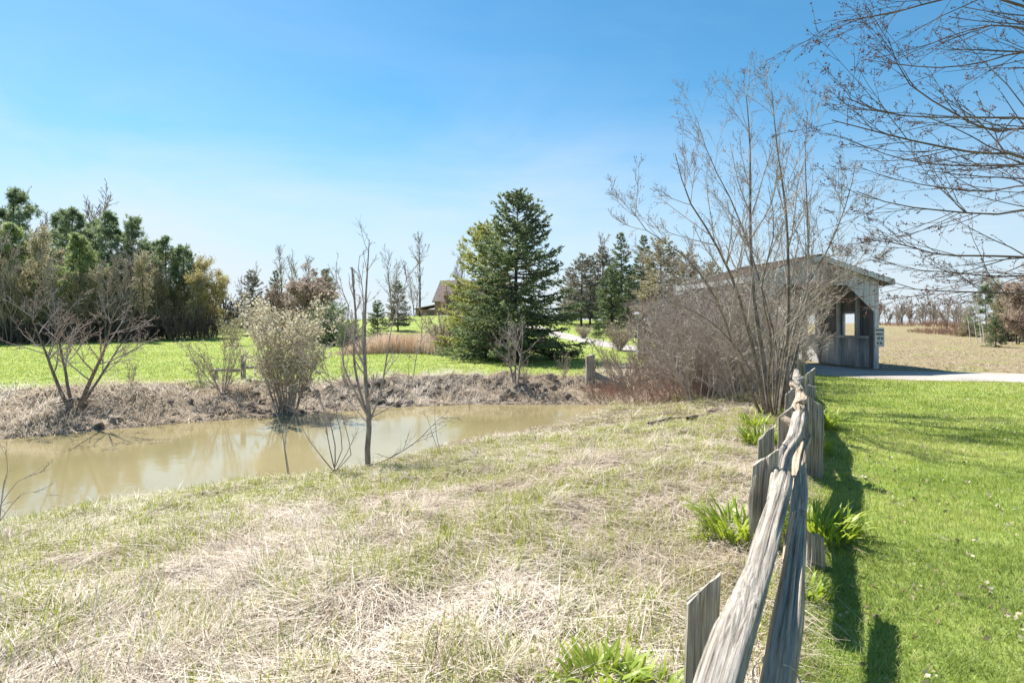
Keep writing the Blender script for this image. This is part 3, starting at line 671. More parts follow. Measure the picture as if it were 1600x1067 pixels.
tone = np.clip(.6 + .27 * rg.normal(size=n) + .45 * (big - .5) + .5 * (fbm(p[:, 0], p[:, 1], 3.1, 64) - .5), 0, 1)
o = obj('dry_grass', make_mesh('dry_grass', v, [q], np.repeat(tone, kk), [M['straw']])); tag(o, 'matted pale dry grass covering the meadow beside the pond', 'dry grass', None, 'stuff')
# arching tussocks and long flattened stalks
pc = scatter([1.2, 2.5, 4.5, 7, 10, 13], [5, 4, 3, 2.2, 1.6], lambda Y: -1.15 * Y - 1.2, lambda Y: float(fenceX(Y)), rg)
_, d_, s2_, in_ = hraw(pc[:, 0], pc[:, 1]); pc = pc[(~in_) & (d_ > .3) & (s2_ < .5) & (pc[:, 0] < fenceX(pc[:, 1]) - .15)]
nb_ = 46; i_ = np.repeat(np.arange(len(pc)), nb_); n = len(i_); cd_ = 2 * pi * fbm(pc[:, 0], pc[:, 1], .45, 51, 2) * 1.6 + .5 * rg.normal(size=len(pc)); big_ = rg.uniform(.5, 1.3, len(pc)); ct_ = .62 + .2 * rg.normal(size=len(pc)); lay_ = rg.random(len(pc)) < .55
p = pc[i_] + rg.normal(size=(n, 2)) * (.05 * big_[i_])[:, None]; hh = ground_h(p[:, 0], p[:, 1]); az = cd_[i_] + rg.normal(size=n) * np.where(lay_[i_], .28, .8)
ln = rg.uniform(.16, .40, n) * big_[i_]; e0 = np.where(lay_[i_], rg.uniform(.15, .9, n), rg.uniform(.6, 1.4, n)); e1 = e0 - rg.uniform(.7, 1.6, n)
v, q, kk = blades(p, hh, ln, np.maximum(rg.uniform(.0018, .0034, n), .00042 * p[:, 1]), az, e0, e1, 4, rg)
tone = np.clip(ct_[i_] + .2 * rg.normal(size=n), 0, 1)
o = obj('straw_tussocks', make_mesh('straw_tussocks', v, [q], np.repeat(tone, kk), [M['straw']])); tag(o, 'arching tussocks of long dead grass rising from the matted meadow', 'dry grass', None, 'stuff')
# brown leaf litter and bits among the straw
p = scatter([1.2, 2.5, 4.5, 7, 10], [120, 80, 50, 25], lambda Y: -1.15 * Y - 1.2, lambda Y: float(fenceX(Y)) + 1.2, rg); hl, d_, s2_, in_ = hraw(p[:, 0], p[:, 1])
cl_ = fbm(p[:, 0], p[:, 1], 1.4, 33); ok = (~in_) & (d_ > .2) & (s2_ < .5) & ((cl_ > .52) | (rg.random(len(p)) < .15)); p = p[ok]; c3 = np.concatenate([p, (hl[ok] + .035 * rg.random(ok.sum()))[:, None]], 1)
v, f, tn = leaves_at(c3, .035, rg, 0); o = obj('leaf_litter', make_mesh('leaf_litter', v, [f], tn * .35, [M['straw']])); tag(o, 'small brown dead leaves scattered over meadow and lawn', 'leaf litter', None, 'stuff')
# 2 green shoots in the meadow
p = scatter([1.0, 2, 3, 4.5, 6.5, 9, 12, 17], [3000, 2400, 1900, 1600, 1400, 1100, 600], lambda Y: -1.15 * Y - 1.2, lambda Y: float(fenceX(Y)) + .1, rg)
hh, d_, s_, in_ = hraw(p[:, 0], p[:, 1])
mask = fbm(p[:, 0], p[:, 1], 1.7, 71, 4) * .65 + fbm(p[:, 0], p[:, 1], 5.5, 77, 2) * .35
wet = np.exp(-((d_ - 1.4) / 1.5) ** 2) * .22 + .13 * ss(8.5, 11, p[:, 1])
ok = (~in_) & (d_ > .08) & (s_ < .5) & (p[:, 0] < fenceX(p[:, 1])) & (mask + wet + .05 * rg.normal(size=len(p)) > .485)
p = p[ok]; hh = hh[ok]; n = len(p); Yp = p[:, 1]
az = rg.random(n) * 2 * pi; ln = rg.uniform(.05, .17, n) * np.clip(1.25 - .05 * Yp, .6, 1)
w = np.maximum(rg.uniform(.0018, .0038, n), .00042 * Yp)
v, q, kk = blades(p, hh, ln, w, az, rg.uniform(.9, 1.55, n), rg.uniform(.2, 1.3, n), 3, rg)
tone = np.clip(.5 + .28 * rg.normal(size=n), 0, 1)
o = obj('green_shoots', make_mesh('green_shoots', v, [q], np.repeat(tone, kk), [M['shoot']])); tag(o, 'young green grass shoots pushing through the dry meadow', 'grass', None, 'stuff')
# 3 mown lawn beside the fence
p = scatter([.8, 2, 3, 4.5, 6.5, 9.5, 13.5, 21], [11000, 9000, 6500, 4200, 2400, 1200, 520], lambda Y: float(fenceX(Y)) - .1, lambda Y: 1.15 * Y + 1.3, rg)
hh = ground_h(p[:, 0], p[:, 1]); edge = p[:, 0] - fenceX(p[:, 1])
rdY = np.interp(p[:, 0], ROADL[:42, 0][::-1], ROADL[:42, 1][::-1])
bare = fbm(p[:, 0], p[:, 1], 1.3, 91)
ok = (edge > .05 * rg.random(len(p))) & (p[:, 1] < rdY - 1.7 + .5 * (noise(p[:, 0], p[:, 1], .8, 4) - .5)) & (rg.random(len(p)) < .45 + .9 * bare)
p = p[ok]; hh = hh[ok]; n = len(p); Yp = p[:, 1]; edge = edge[ok]
ln = rg.uniform(.025, .06, n) * (1 + 1.3 * np.exp(-(edge / .22) ** 2) * rg.random(n))
w = np.maximum(rg.uniform(.0014, .0028, n), .00045 * Yp)
nearb = Yp < 4.5
v1, q1, kk = blades(p[nearb], hh[nearb], ln[nearb] * 1.25, w[nearb], rg.random(nearb.sum()) * 2 * pi, rg.uniform(.7, 1.5, nearb.sum()), rg.uniform(-.1, 1.0, nearb.sum()), 3, rg)
v2, q2 = tri_blades(p[~nearb], hh[~nearb], ln[~nearb], w[~nearb], rg, 1.2)
tone = np.clip(.5 + .24 * rg.normal(size=n) + .8 * (fbm(p[:, 0], p[:, 1], .8, 15) - .5) + .5 * (fbm(p[:, 0], p[:, 1], 4.0, 16) - .5), 0, 1)
b = Bag(); b.add(v1, q1, np.repeat(tone[nearb], kk)); b.add(v2, q2, np.repeat(tone[~nearb], 3))
o = obj('lawn_grass', b.mesh('lawn_grass', [M['grass']])); tag(o, 'short bright green mown grass of the lawn beside the split rail fence', 'grass', None, 'stuff')
p = scatter([1.2, 3, 6, 10, 16], [14, 8, 4, 2], lambda Y: float(fenceX(Y)) + .2, lambda Y: 1.15 * Y + 1.3, rg); hl = ground_h(p[:, 0], p[:, 1]); rdY = np.interp(p[:, 0], ROADL[:42, 0][::-1], ROADL[:42, 1][::-1])
ok = (p[:, 0] > fenceX(p[:, 1]) + .1) & (p[:, 1] < rdY - 2); c3 = np.concatenate([p, (hl + .03)[:, None]], 1)[ok]
c3 = np.repeat(c3, 4, 0) + rg.normal(size=(len(c3) * 4, 3)) * [.03, .03, .004]
v, f, tn = leaves_at(c3, .028, rg, 0); o = obj('lawn_debris', make_mesh('lawn_debris', v, [f], .1 + .8 * tn, [M['straw']])); tag(o, 'small pale dead leaves and clippings scattered over the mown lawn', 'leaf litter', None, 'stuff')
# 4 far lawn
p = scatter([14, 24, 32, 48, 85], [130, 75, 34, 9], lambda Y: -1.1 * Y - 2, lambda Y: .2 * Y + 1, rg)
lw = None
hh, d_, s_, in_ = hraw(p[:, 0], p[:, 1]); dr_ = segdist(p[:, 0], p[:, 1], ROADL[::2])
ok = (~in_) & (d_ > 2.8 + 1.0 * (noise(p[:, 0], p[:, 1], .9, 9) - .5)) & (s_ > .5) & (dr_ > 2.0) & ~((p[:, 1] > 43) & (p[:, 0] < -15)) & (p[:, 0] < 3 + .12 * (p[:, 1] - 20) + 3 * ss(20, 30, p[:, 1]))
p = p[ok]; hh = ground_h(p[:, 0], p[:, 1]); n = len(p)
v, q = tri_blades(p, hh, rg.uniform(.03, .075, n), np.maximum(.006, .0006 * p[:, 1]), rg, 1.5)
tone = np.clip(.55 + .2 * rg.normal(size=n) + .4 * (fbm(p[:, 0], p[:, 1], .3, 15) - .5), 0, 1)
o = obj('far_lawn_grass', make_mesh('far_lawn_grass', v, [q], np.repeat(tone, 3), [M['grass']])); tag(o, 'short bright green grass of the lawn across the pond', 'grass', None, 'stuff')
# 5 straw and dead stalks on the far bank and the spit
p = scatter([9, 14, 18, 22], [420, 420, 330], lambda Y: -1.15 * Y - 2, lambda Y: 6.5, rg)
hh, d_, s_, in_ = hraw(p[:, 0], p[:, 1])
pale = np.where(p[:, 0] < -9.5, 1., .0) + np.exp(-((p[:, 0] + 2.5) / 2.2) ** 2) * .9 + .25 * noise(p[:, 0], p[:, 1], .8, 88) + 1.0 * (p[:, 0] > 3)
ok = (~in_) & (d_ > .03) & (d_ < 3.3 + 6 * (p[:, 0] > 2.5)) & (s_ > .5) & (rg.random(len(p)) < .45 + .7 * pale)
p = p[ok]; hh = hh[ok]; n = len(p); pale = pale[ok]
tuft = fbm(p[:, 0], p[:, 1], 1.5, 97); flow = 2 * pi * noise(p[:, 0], p[:, 1], .7, 52) * 1.5
ln = rg.uniform(.15, .5, n) * (.5 + tuft); el = rg.uniform(-.1, 1.3, n)
v, q, kk = blades(p, hh, ln, rg.uniform(.005, .010, n), flow + rg.normal(size=n) * .7, el, el - rg.uniform(.5, 1.5, n), 3, rg)
tone = np.clip(.47 + .3 * pale + .25 * rg.normal(size=n) + .6 * (tuft - .5), 0, 1)
o = obj('bank_straw', make_mesh('bank_straw', v, [q], np.repeat(tone, kk), [M['straw']])); tag(o, 'tangled dead stalks and straw lying on the muddy far bank', 'dry grass', None, 'stuff')
# 6 dry grass of the field beyond the road
p = scatter([16, 24, 34, 50, 75], [60, 40, 20, 8], lambda Y: 8 + .05 * Y, lambda Y: 1.1 * Y + 4, rg)
dr_ = segdist(p[:, 0], p[:, 1], ROADL[::2]); rdY = np.interp(p[:, 0], ROADL[:42, 0][::-1], ROADL[:42, 1][::-1])
bl = (p - B0) @ np.stack([BX, BY], 1)
ok = (dr_ > 2.0) & (p[:, 1] > rdY + 1.9) & ~((bl[:, 0] > -.5) & (bl[:, 0] < BW + .1) & (bl[:, 1] > -3) & (bl[:, 1] < BL + 4)); p = p[ok]; n = len(p); hh = ground_h(p[:, 0], p[:, 1])
ln = rg.uniform(.12, .38, n) * (.3 + fbm(p[:, 0], p[:, 1], .5, 14)); el = rg.uniform(-.05, .9, n)
v, q, kk = blades(p, hh, ln, rg.uniform(.008, .016, n), rg.random(n) * 6.3, el, el - .8, 3, rg)
o = obj('field_grass', make_mesh('field_grass', v, [q], np.repeat(np.clip(.27 + .2 * rg.normal(size=n), 0, 1), kk), [M['straw']])); tag(o, 'dry tan grass of the open field beyond the gravel road', 'dry grass', None, 'stuff')
# 7 leaf litter and broken reeds on the spit at the end of the pond
n = 9000; t = rg.random(n); c0 = np.array(wpt(700, 700)); c1 = np.array([4.6, 15.6])
p = c0 + (c1 - c0) * t[:, None] + rg.normal(size=(n, 2)) * np.stack([.25 + .9 * t, .2 + .8 * t], 1)
hh, d_, s_, in_ = hraw(p[:, 0], p[:, 1]); hh = np.maximum(hh, WL - .01)
ok = (d_ < .3) | ~in_; p, hh = p[ok], hh[ok]; n = len(p); el = rg.uniform(-.1, .8, n)
v, q, kk = blades(p, hh, rg.uniform(.08, .28, n), rg.uniform(.005, .011, n), rg.random(n) * 6.3, el, el - 1, 3, rg, .03 * rg.random(n))
o = obj('reed_litter', make_mesh('reed_litter', v, [q], np.repeat(np.clip(.22 + .22 * rg.normal(size=n), 0, 1), kk), [M['straw']])); tag(o, 'brown broken reed litter piled along the water at the end of the pond', 'reed litter', None, 'stuff')

# ------------------------------------------------------------------ trees
TREE_RNG = 0
def tree_parts(trunkP, trunkR, levels, rgn, bud=None, sides=(8, 6, 4, 3, 3), prune=None):
    """trunkP list of (K,3) chains; levels: dicts for spawn/grow. returns trunk Bag, crown Bag"""
    tb, cb = Bag(), Bag()
    Ps, Rs = [np.array(trunkP)], [np.array(trunkR)]
    v, f = tubes(Ps[0], Rs[0], sides[0]); tb.add(v, f)
    for li, l in enumerate(levels):
        pos, D, Lc, r = spawn(Ps[-1], Rs[-1], l['n'], l.get('t0', .25), l.get('ang', .7), l.get('sd', .2), l.get('lr', .5), rgn, l.get('rr', .55), l.get('lmin', .05), l.get('fall', .5))
        r = np.maximum(r, l.get('rmin', .003))
        if 'bias' in l: D = unit(D + np.array(l['bias']))
        P, R = grow(pos, D, Lc, r, l.get('K', 5), l.get('wob', .12), l.get('trop', .04), rgn, l.get('taper', .65))
        v, f = tubes(P, R, sides[min(li + 1, 4)]); cb.add(v, f, .5, 0)
        Ps.append(P); Rs.append(R)
    if bud:
        P = Ps[-1]
        if bud.get('all'): pass
        if bud['kind'] == 'bud': v, f, t = buds_on(P, rgn, bud['n'], bud['size'], bud.get('spread', 0.005))
        else:
            i = np.repeat(np.arange(len(P)), bud['n']); s_ = rgn.random(len(i)) * (P.shape[1] - 1); k = np.minimum(s_.astype(int), P.shape[1] - 2); ff = (s_ - k)[:, None]
            c = P[i, k] * (1 - ff) + P[i, k + 1] * ff + rgn.normal(size=(len(i), 3)) * bud.get('spread', .03)
            v, f, t = leaves_at(c, bud['size'], rgn)
        cb.add(v, f, t, 1)
    return tb, cb
def place(proto, name, label, cat, loc, rotz=0, group=None, scale=1.0):
    """a thing that shares the part meshes of a prototype: list of (part name, mesh)"""
    t = thing(name, label, cat, loc, rotz, group, scale)
    for pn, me in proto: obj(pn, me, t)
    return t
def straight(H, r, rgn, K=9, wob=.02, taper=.85):
    P, R = grow(np.zeros((1, 3)) - [[0, 0, .1]], np.array([[0, 0, 1.]]), np.array([H + .1]), np.array([r]), K, wob, .02, rgn, taper); return P, R

def bare_tree(seed, H, r, n1=16, n2=7, n3=5, ang=.55, lr1=.5, bark='bark', twig='twig', bud=None, budm='bud', t0=.25, stems=1, spread=.25, rm=.004, trop=.07, base_r=None):
    rgn = np.random.default_rng(seed)
    if stems == 1: P, R = straight(H, r, rgn, 9, .035)
    else:
        az = np.arange(stems) * 2 * pi / stems + rgn.random(stems); sp = spread * rgn.uniform(.4, 1.3, stems)
        D = np.stack([np.cos(az) * sp, np.sin(az) * sp, np.ones(stems)], 1)
        br = (.12 * min(1, r * 12)) if base_r is None else base_r * np.sqrt(rgn.random(stems))
        P0 = np.stack([np.cos(az) * br, np.sin(az) * br, np.full(stems, -.08)], 1)
        P, R = grow(P0, D, H * rgn.uniform(.7, 1.0, stems), r * rgn.uniform(.6, 1, stems), 9, .05, .04, rgn, .85)
    lv = [dict(n=n1, t0=t0, ang=ang, sd=.15, lr=lr1, K=6, wob=.09, trop=trop, rmin=rm * 1.6), dict(n=n2, t0=.15, ang=.6, sd=.2, lr=.42, K=5, wob=.12, trop=trop * .7, rmin=rm * 1.2)]
    if n3: lv.append(dict(n=n3, t0=.1, ang=.6, sd=.25, lr=.45, K=4, wob=.14, trop=trop * .4, rmin=rm))
    tb, cb = tree_parts(P, R, lv, rgn, bud)
    return [('trunk', tb.mesh('trunk', [M[bark]], True)), ('crown', cb.mesh('crown', [M[twig], M[budm]]))]

def spruce(seed, H, R, base=.06, dens=17, leaf='spruce', p=.85, spray=9, needle=.17, trunk_r=None, nper=7, droop=.35, twig='twig_dark', gaps=.0):
    rgn = np.random.default_rng(seed); tb, cb = Bag(), Bag()
    P, Rr = straight(H, trunk_r or H * .018, rgn, 10, .008, .93); v, f = tubes(P, Rr, 8); tb.add(v, f)
    nb = int(H * dens); u = np.sort(rgn.random(nb) ** 1.15); z = H * (base + (1 - base) * u)
    az = np.arange(nb) * 2.399 + rgn.normal(size=nb) * .5
    lob = .78 + .5 * noise(az * 1.3 + 20, z * .9, 1, seed)
    Lb = (R * (1 - u) ** p * rgn.uniform(.7, 1.12, nb) * lob + .12 + .02 * H * (1 - u))
    x0 = np.interp(z, P[0, :, 2], P[0, :, 0]); y0 = np.interp(z, P[0, :, 2], P[0, :, 1])
    K = 6; s = np.linspace(0, 1, K); up = -.12 - droop * (1 - u) + .9 * u ** 2.2
    BP = np.zeros((nb, K, 3)); BP[..., 0] = x0[:, None] + np.cos(az)[:, None] * Lb[:, None] * s; BP[..., 1] = y0[:, None] + np.sin(az)[:, None] * Lb[:, None] * s
    BP[..., 2] = z[:, None] + Lb[:, None] * (up[:, None] * s + .22 * s ** 2.5)
    v, f = tubes(BP, np.maximum(.006, .018 * Lb)[:, None] * (1 - .8 * s)[None], 4); cb.add(v, f, .5, 0)
    ns = np.maximum(3, (Lb * spray).astype(int)); i = np.repeat(np.arange(nb), ns); n = len(i)
    t = .12 + .88 * rgn.random(n) ** .75; sk = t * (K - 1); k = np.minimum(sk.astype(int), K - 2); ff = (sk - k)[:, None]
    c = BP[i, k] * (1 - ff) + BP[i, k + 1] * ff; T = unit(BP[i, k + 1] - BP[i, k])
    sgn = np.where(rgn.random(n) < .5, 1., -1.)[:, None]; side = unit(np.cross(T, np.array([0, 0, 1.]))) * sgn
    D = unit(T * .75 + side * rgn.uniform(.2, 1.1, (n, 1)) + np.array([0, 0, 1.]) * rgn.normal(-.12, .22, (n, 1)))
    sl_ = (.16 + .32 * Lb[i] * (1 - .62 * t)) * rgn.uniform(.6, 1.15, n); sl_ = np.minimum(sl_, .85)
    nn = nper; j = np.repeat(np.arange(n), nn); m_ = len(j); tt = rgn.random(m_)
    base_ = c[j] + D[j] * (sl_[j] * tt)[:, None]
    nd = unit(D[j] * .8 + rgn.normal(size=(m_, 3)) * .55); ln_ = needle * rgn.uniform(.6, 1.3, m_) * (.7 + .05 * H)
    sd = unit(np.cross(nd, rgn.normal(size=(m_, 3)))) * (ln_ * .26)[:, None]
    V = np.stack([base_ - sd, base_ + sd, base_ + nd * ln_[:, None]], 1).reshape(-1, 3)
    tone = np.clip(.45 + .2 * rgn.normal(size=n), 0, 1)[j] + .12 * rgn.normal(size=m_)
    cb.add(V, np.arange(m_ * 3).reshape(-1, 3), np.repeat(np.clip(tone, 0, 1), 3), 1)
    return [('trunk', tb.mesh('trunk', [M['bark_dark']], True)), ('crown', cb.mesh('crown', [M[twig], M[leaf]]))]

def pine(seed, H, R, base=.35, limbs=70, leaf='pine', tufts=15, per=13, needle=.26, twig='twig', dead=14):
    rgn = np.random.default_rng(seed); tb, cb = Bag(), Bag()
    P, Rr = straight(H, H * .014, rgn, 10, .015, .85); v, f = tubes(P, Rr, 7); tb.add(v, f)
    u = np.sort(rgn.random(limbs)); z = H * (base + (1 - base) * u * .97)
    prof = R * np.clip(np.minimum(.55 + 1.1 * u, 1.25 * (1.04 - u) ** .62), .12, 1) * rgn.uniform(.55, 1.15, limbs)
    az = rgn.random(limbs) * 2 * pi; el = rgn.uniform(-.12, .35, limbs) + .6 * u ** 3
    x0 = np.interp(z, P[0, :, 2], P[0, :, 0]); y0 = np.interp(z, P[0, :, 2], P[0, :, 1])
    BP, BR_ = grow(np.stack([x0, y0, z], 1), np.stack([np.cos(az) * np.cos(el), np.sin(az) * np.cos(el), np.sin(el)], 1), prof, np.maximum(.012, .02 * prof), 6, .1, .06, rgn, .8)
    v, f = tubes(BP, BR_, 4); cb.add(v, f, .5, 0)
    pos, D, Lc, r = spawn(BP, BR_, 6, .3, .7, .25, .42, rgn, .6, .15); P2, R2 = grow(pos, D, Lc, np.maximum(r, .007), 4, .12, .08, rgn); v, f = tubes(P2, R2, 3); cb.add(v, f, .5, 0)
    if dead:   # bare lower limbs
        zd = H * rgn.uniform(.08, base, dead); a2 = rgn.random(dead) * 6.3
        PD, RD = grow(np.stack([np.zeros(dead), np.zeros(dead), zd], 1), np.stack([np.cos(a2), np.sin(a2), rgn.uniform(-.3, .2, dead)], 1), rgn.uniform(.6, 2.0, dead), np.full(dead, .016), 5, .14, -.02, rgn); v, f = tubes(PD, RD, 3); cb.add(v, f, .5, 0)
        pos, D, Lc, r = spawn(PD, RD, 6, .2, .7, .25, .5, rgn, .6, .15); PE, RE = grow(pos, D, Lc, np.maximum(r, .005), 4, .15, .0, rgn); v, f = tubes(PE, RE, 3); cb.add(v, f, .5, 0)
    i = np.repeat(np.arange(len(P2)), max(1, tufts // 5)); n = len(i); s_ = (.25 + .75 * rgn.random(n)) * 3; k = np.minimum(s_.astype(int), 2); ff = (s_ - k)[:, None]
    c = P2[i, k] * (1 - ff) + P2[i, k + 1] * ff + rgn.normal(size=(n, 3)) * .16
    i1 = np.repeat(np.arange(limbs), 3); c = np.vstack([c, BP[i1, -1] + rgn.normal(size=(len(i1), 3)) * .1]); n = len(c)
    j = np.repeat(np.arange(n), per); m_ = len(j); nd = unit(rgn.normal(size=(m_, 3)) + np.array([0, 0, .35])); ln_ = needle * rgn.uniform(.6, 1.3, m_)
    sd = unit(np.cross(nd, rgn.normal(size=(m_, 3)))) * (ln_ * .11)[:, None]; b0 = c[j] + rgn.normal(size=(m_, 3)) * .05
    V = np.stack([b0 - sd, b0 + sd, b0 + nd * ln_[:, None]], 1).reshape(-1, 3)
    tone = np.clip(np.clip(.45 + .22 * rgn.normal(size=n), 0, 1)[j] + .1 * rgn.normal(size=m_), 0, 1)
    cb.add(V, np.arange(m_ * 3).reshape(-1, 3), np.repeat(tone, 3), 1)
    return [('trunk', tb.mesh('trunk', [M['bark_dark']], True)), ('crown', cb.mesh('crown', [M[twig], M[leaf]]))]

def shrub(seed, H, stems=22, spread=.55, n1=6, n2=5, twig='twig', bud=None, budm='bud', r=.014, rm=.003, n3=0, base_r=None):
    return bare_tree(seed, H, r, n1, n2, n3, .5, .5, twig, twig, bud, budm, .12, stems, spread, rm, .04, base_r)

def gpos(px, Y): x = XP(px, Y); return (x, Y, gz(x, Y))
def gh(px, py): x, y = hit(px, py); return (x, y, gz(x, y))
def hscale(loc, ptop, H): return (ZP(ptop, loc[1]) - loc[2]) / H

# ---- main multi-stem tree by the fence
tl = gh(1205, 648); TY = tl[1]
def tp(px, py, dy=0.): Y = TY + dy; return np.array([XP(px, Y), Y, ZP(py, Y)]) - np.array(tl)
stems = [([(1204, 652, 0), (1192, 560, 0), (1176, 450, .1), (1172, 330, .2), (1172, 230, .3), (1166, 150, .3)], .085),
         ([(1216, 650, .1), (1228, 560, .3), (1232, 450, .5), (1228, 330, .7), (1214, 230, .6), (1206, 142, .5)], .075),
         ([(1196, 650, -.1), (1180, 560, -.3), (1150, 450, -.5), (1112, 370, -.6), (1075, 310, -.7), (1055, 240, -.7)], .07),
         ([(1190, 651, 0), (1160, 580, -.5), (1120, 470, -.9), (1070, 400, -1.2), (1015, 365, -1.4), (985, 325, -1.5)], .05),
         ([(1218, 650, .0), (1232, 560, .1), (1256, 460, .2), (1296, 385, .2), (1325, 310, .2), (1338, 250, .2)], .05),
         ([(1210, 651, .3), (1215, 560, .8), (1190, 450, 1.2), (1150, 330, 1.5), (1110, 250, 1.6), (1090, 190, 1.7)], .055),
         ([(1220, 650, .2), (1240, 570, .8), (1262, 460, 1.3), (1262, 350, 1.5), (1258, 240, 1.6), (1262, 175, 1.6)], .055),
         ([(1212, 652, -.2), (1218, 600, -.5), (1230, 530, -.9), (1265, 462, -1.1), (1320, 425, -1.2), (1362, 400, -1.3)], .035),
         ([(1200, 651, -.2), (1185, 600, -.5), (1140, 530, -.9), (1090, 490, -1.2), (1040, 470, -1.4), (1000, 455, -1.6)], .035),
         ([(1212, 648, .2), (1218, 600, .6), (1228, 535, 1.0), (1252, 480, 1.2), (1290, 435, 1.3), (1315, 400, 1.4)], .03),
         ([(1211, 648, -.1), (1213, 590, -.3), (1220, 520, -.4), (1248, 470, -.5), (1290, 445, -.6), (1340, 430, -.6)], .026),
         ([(1209, 648, .3), (1208, 580, .6), (1212, 510, .9), (1222, 450, 1.1), (1250, 425, 1.2), (1290, 400, 1.3)], .026),
         ([(1210, 648, .2), (1214, 590, .5), (1225, 530, .8), (1245, 480, 1.0), (1275, 440, 1.1), (1300, 415, 1.2)], .03),
         ([(1206, 648, .2), (1196, 590, .5), (1180, 530, .8), (1150, 490, 1.0), (1110, 470, 1.1), (1060, 440, 1.2)], .03),
         ([(1208, 651, -.3), (1200, 600, -.7), (1205, 530, -1.3), (1190, 450, -1.7), (1210, 360, -2.0), (1200, 290, -2.2)], .04)]
P = np.array([chain([tp(*q) for q in s], 12) for s, r in stems]); Rr = np.array([r * .62 * (1 - .86 * np.linspace(0, 1, 12)) for s, r in stems])
rgn = np.random.default_rng(5)
tb, cb = tree_parts(P, Rr, [dict(n=15, t0=.33, ang=.55, sd=.16, lr=.40, K=7, wob=.07, trop=.06, rmin=.005, fall=.62), dict(n=8, t0=.12, ang=.55, sd=.2, lr=.42, K=5, wob=.1, trop=.05, rmin=.0036), dict(n=5, t0=.15, ang=.55, sd=.25, lr=.5, K=4, wob=.12, trop=.04, rmin=.0026, lmin=.12)], rgn, dict(kind='bud', n=2, size=.010), sides=(9, 6, 4, 3, 3))
t = thing('bare_tree', 'tall leafless many-stemmed tree growing beside the split rail fence', 'tree', tl)
obj('trunk', tb.mesh('trunk', [M['bark']], True), t); obj('crown', cb.mesh('crown', [M['twig_grey'], M['bud']]), t)

# ---- budding maple whose limbs reach in over the lawn (trunk stands out of the frame)
mxy = (7.9, 6.9); ml = (*mxy, gz(*mxy))
def mp_(px, py, Y): return np.array([XP(px, Y), Y, ZP(py, Y)]) - np.array(ml)
trunkP = chain([(0, 0, -.1), (.02, .0, 2.0), (.1, .05, 4.0), (.2, .1, 6.2), (.3, .1, 8.6)], 12); trunkR = .16 * (1 - .8 * np.linspace(0, 1, 12))
limbs = [([(1800, 330, 6.9), (1600, 246, 6.7), (1530, 240, 6.5), (1430, 221, 6.4), (1362, 204, 6.3), (1300, 188, 6.2)], .032),
         ([(1800, 300, 6.9), (1640, 205, 6.9), (1552, 205, 6.8), (1470, 165, 6.7), (1415, 125, 6.7), (1387, 58, 6.6)], .028),
         ([(1800, 200, 6.9), (1640, 85, 7.1), (1535, 98, 7.1), (1480, 106, 7.1), (1420, 103, 7.2), (1355, 94, 7.2)], .024),
         ([(1800, 280, 6.9), (1640, 195, 6.3), (1540, 184, 6.0), (1470, 184, 5.9), (1390, 178, 5.8), (1320, 152, 5.7)], .026),
         ([(1800, 90, 6.9), (1650, 30, 6.6), (1550, -4, 6.4), (1470, 0, 6.3), (1400, 20, 6.2), (1310, 34, 6.1)], .03),
         ([(1800, 340, 6.9), (1640, 262, 7.4), (1540, 260, 7.6), (1450, 256, 7.8), (1380, 240, 7.9), (1322, 216, 8.0)], .026),
         ([(1800, 470, 6.9), (1650, 460, 6.6), (1560, 458, 6.4), (1480, 455, 6.3), (1430, 452, 6.2), (1392, 440, 6.2)], .026),
         ([(1800, 420, 6.9), (1650, 405, 7.3), (1550, 400, 7.5), (1470, 398, 7.6), (1400, 380, 7.8), (1330, 372, 7.9)], .028),
         ([(1800, 400, 6.9), (1650, 330, 6.4), (1560, 335, 6.1), (1480, 330, 6.0), (1400, 320, 5.9), (1340, 300, 5.8)], .026),
         ([(1800, 150, 6.9), (1650, 60, 7.4), (1560, 40, 7.7), (1500, 52, 7.9), (1440, 75, 8.0), (1400, 95, 8.0)], .024),
         ([(1800, 370, 6.9), (1640, 290, 8.0), (1540, 300, 8.5), (1450, 290, 8.8), (1390, 278, 9.0), (1340, 260, 9.1)], .026),
         ([(1800, 440, 6.9), (1640, 430, 7.8), (1560, 432, 8.2), (1480, 425, 8.5), (1420, 420, 8.7), (1360, 400, 8.9)], .024),
         ([(1800, 30, 6.9), (1700, -60, 6.5), (1600, -90, 6.2), (1500, -60, 6.0), (1440, -20, 5.9), (1400, 15, 5.9)], .024),
         ([(1800, 200, 6.9), (1830, 100, 5.6), (1870, 50, 4.9), (1900, 40, 4.4), (1950, 30, 4.0), (2000, 0, 3.6)], .03),
         ([(1800, 200, 6.9), (2000, 100, 7.2), (2150, 50, 7.4), (2250, 40, 7.6), (2350, 30, 7.7), (2450, 0, 7.8)], .03)]
LP = np.array([chain([mp_(*q) for q in s], 14) for s, r in limbs]); LP[:, 0, 0] = .02
LR = np.array([r * .78 * (1 - .8 * np.linspace(0, 1, 14)) for s, r in limbs])
rgn = np.random.default_rng(15)
tb = Bag(); v, f = tubes(trunkP[None], trunkR[None], 10); tb.add(v, f)
_, cb = tree_parts(LP, LR, [dict(n=14, t0=.15, ang=.5, sd=.18, lr=.36, K=6, wob=.06, trop=.015, rmin=.0036, fall=.45, bias=(-.15, 0, .02)), dict(n=6, t0=.1, ang=.55, sd=.2, lr=.38, K=5, wob=.1, trop=.03, rmin=.0026, lmin=.1), dict(n=3, t0=.2, ang=.6, sd=.25, lr=.4, K=3, wob=.12, trop=.03, rmin=.0018, lmin=.05)], rgn, dict(kind='bud', n=3, size=.010, spread=.004), sides=(7, 5, 4, 3, 3))
v, f = tubes(LP, LR, 7); cb.add(v, f, .5, 0)
t = thing('maple_tree', 'spreading tree with budding horizontal branches overhanging the mown lawn', 'tree', ml)
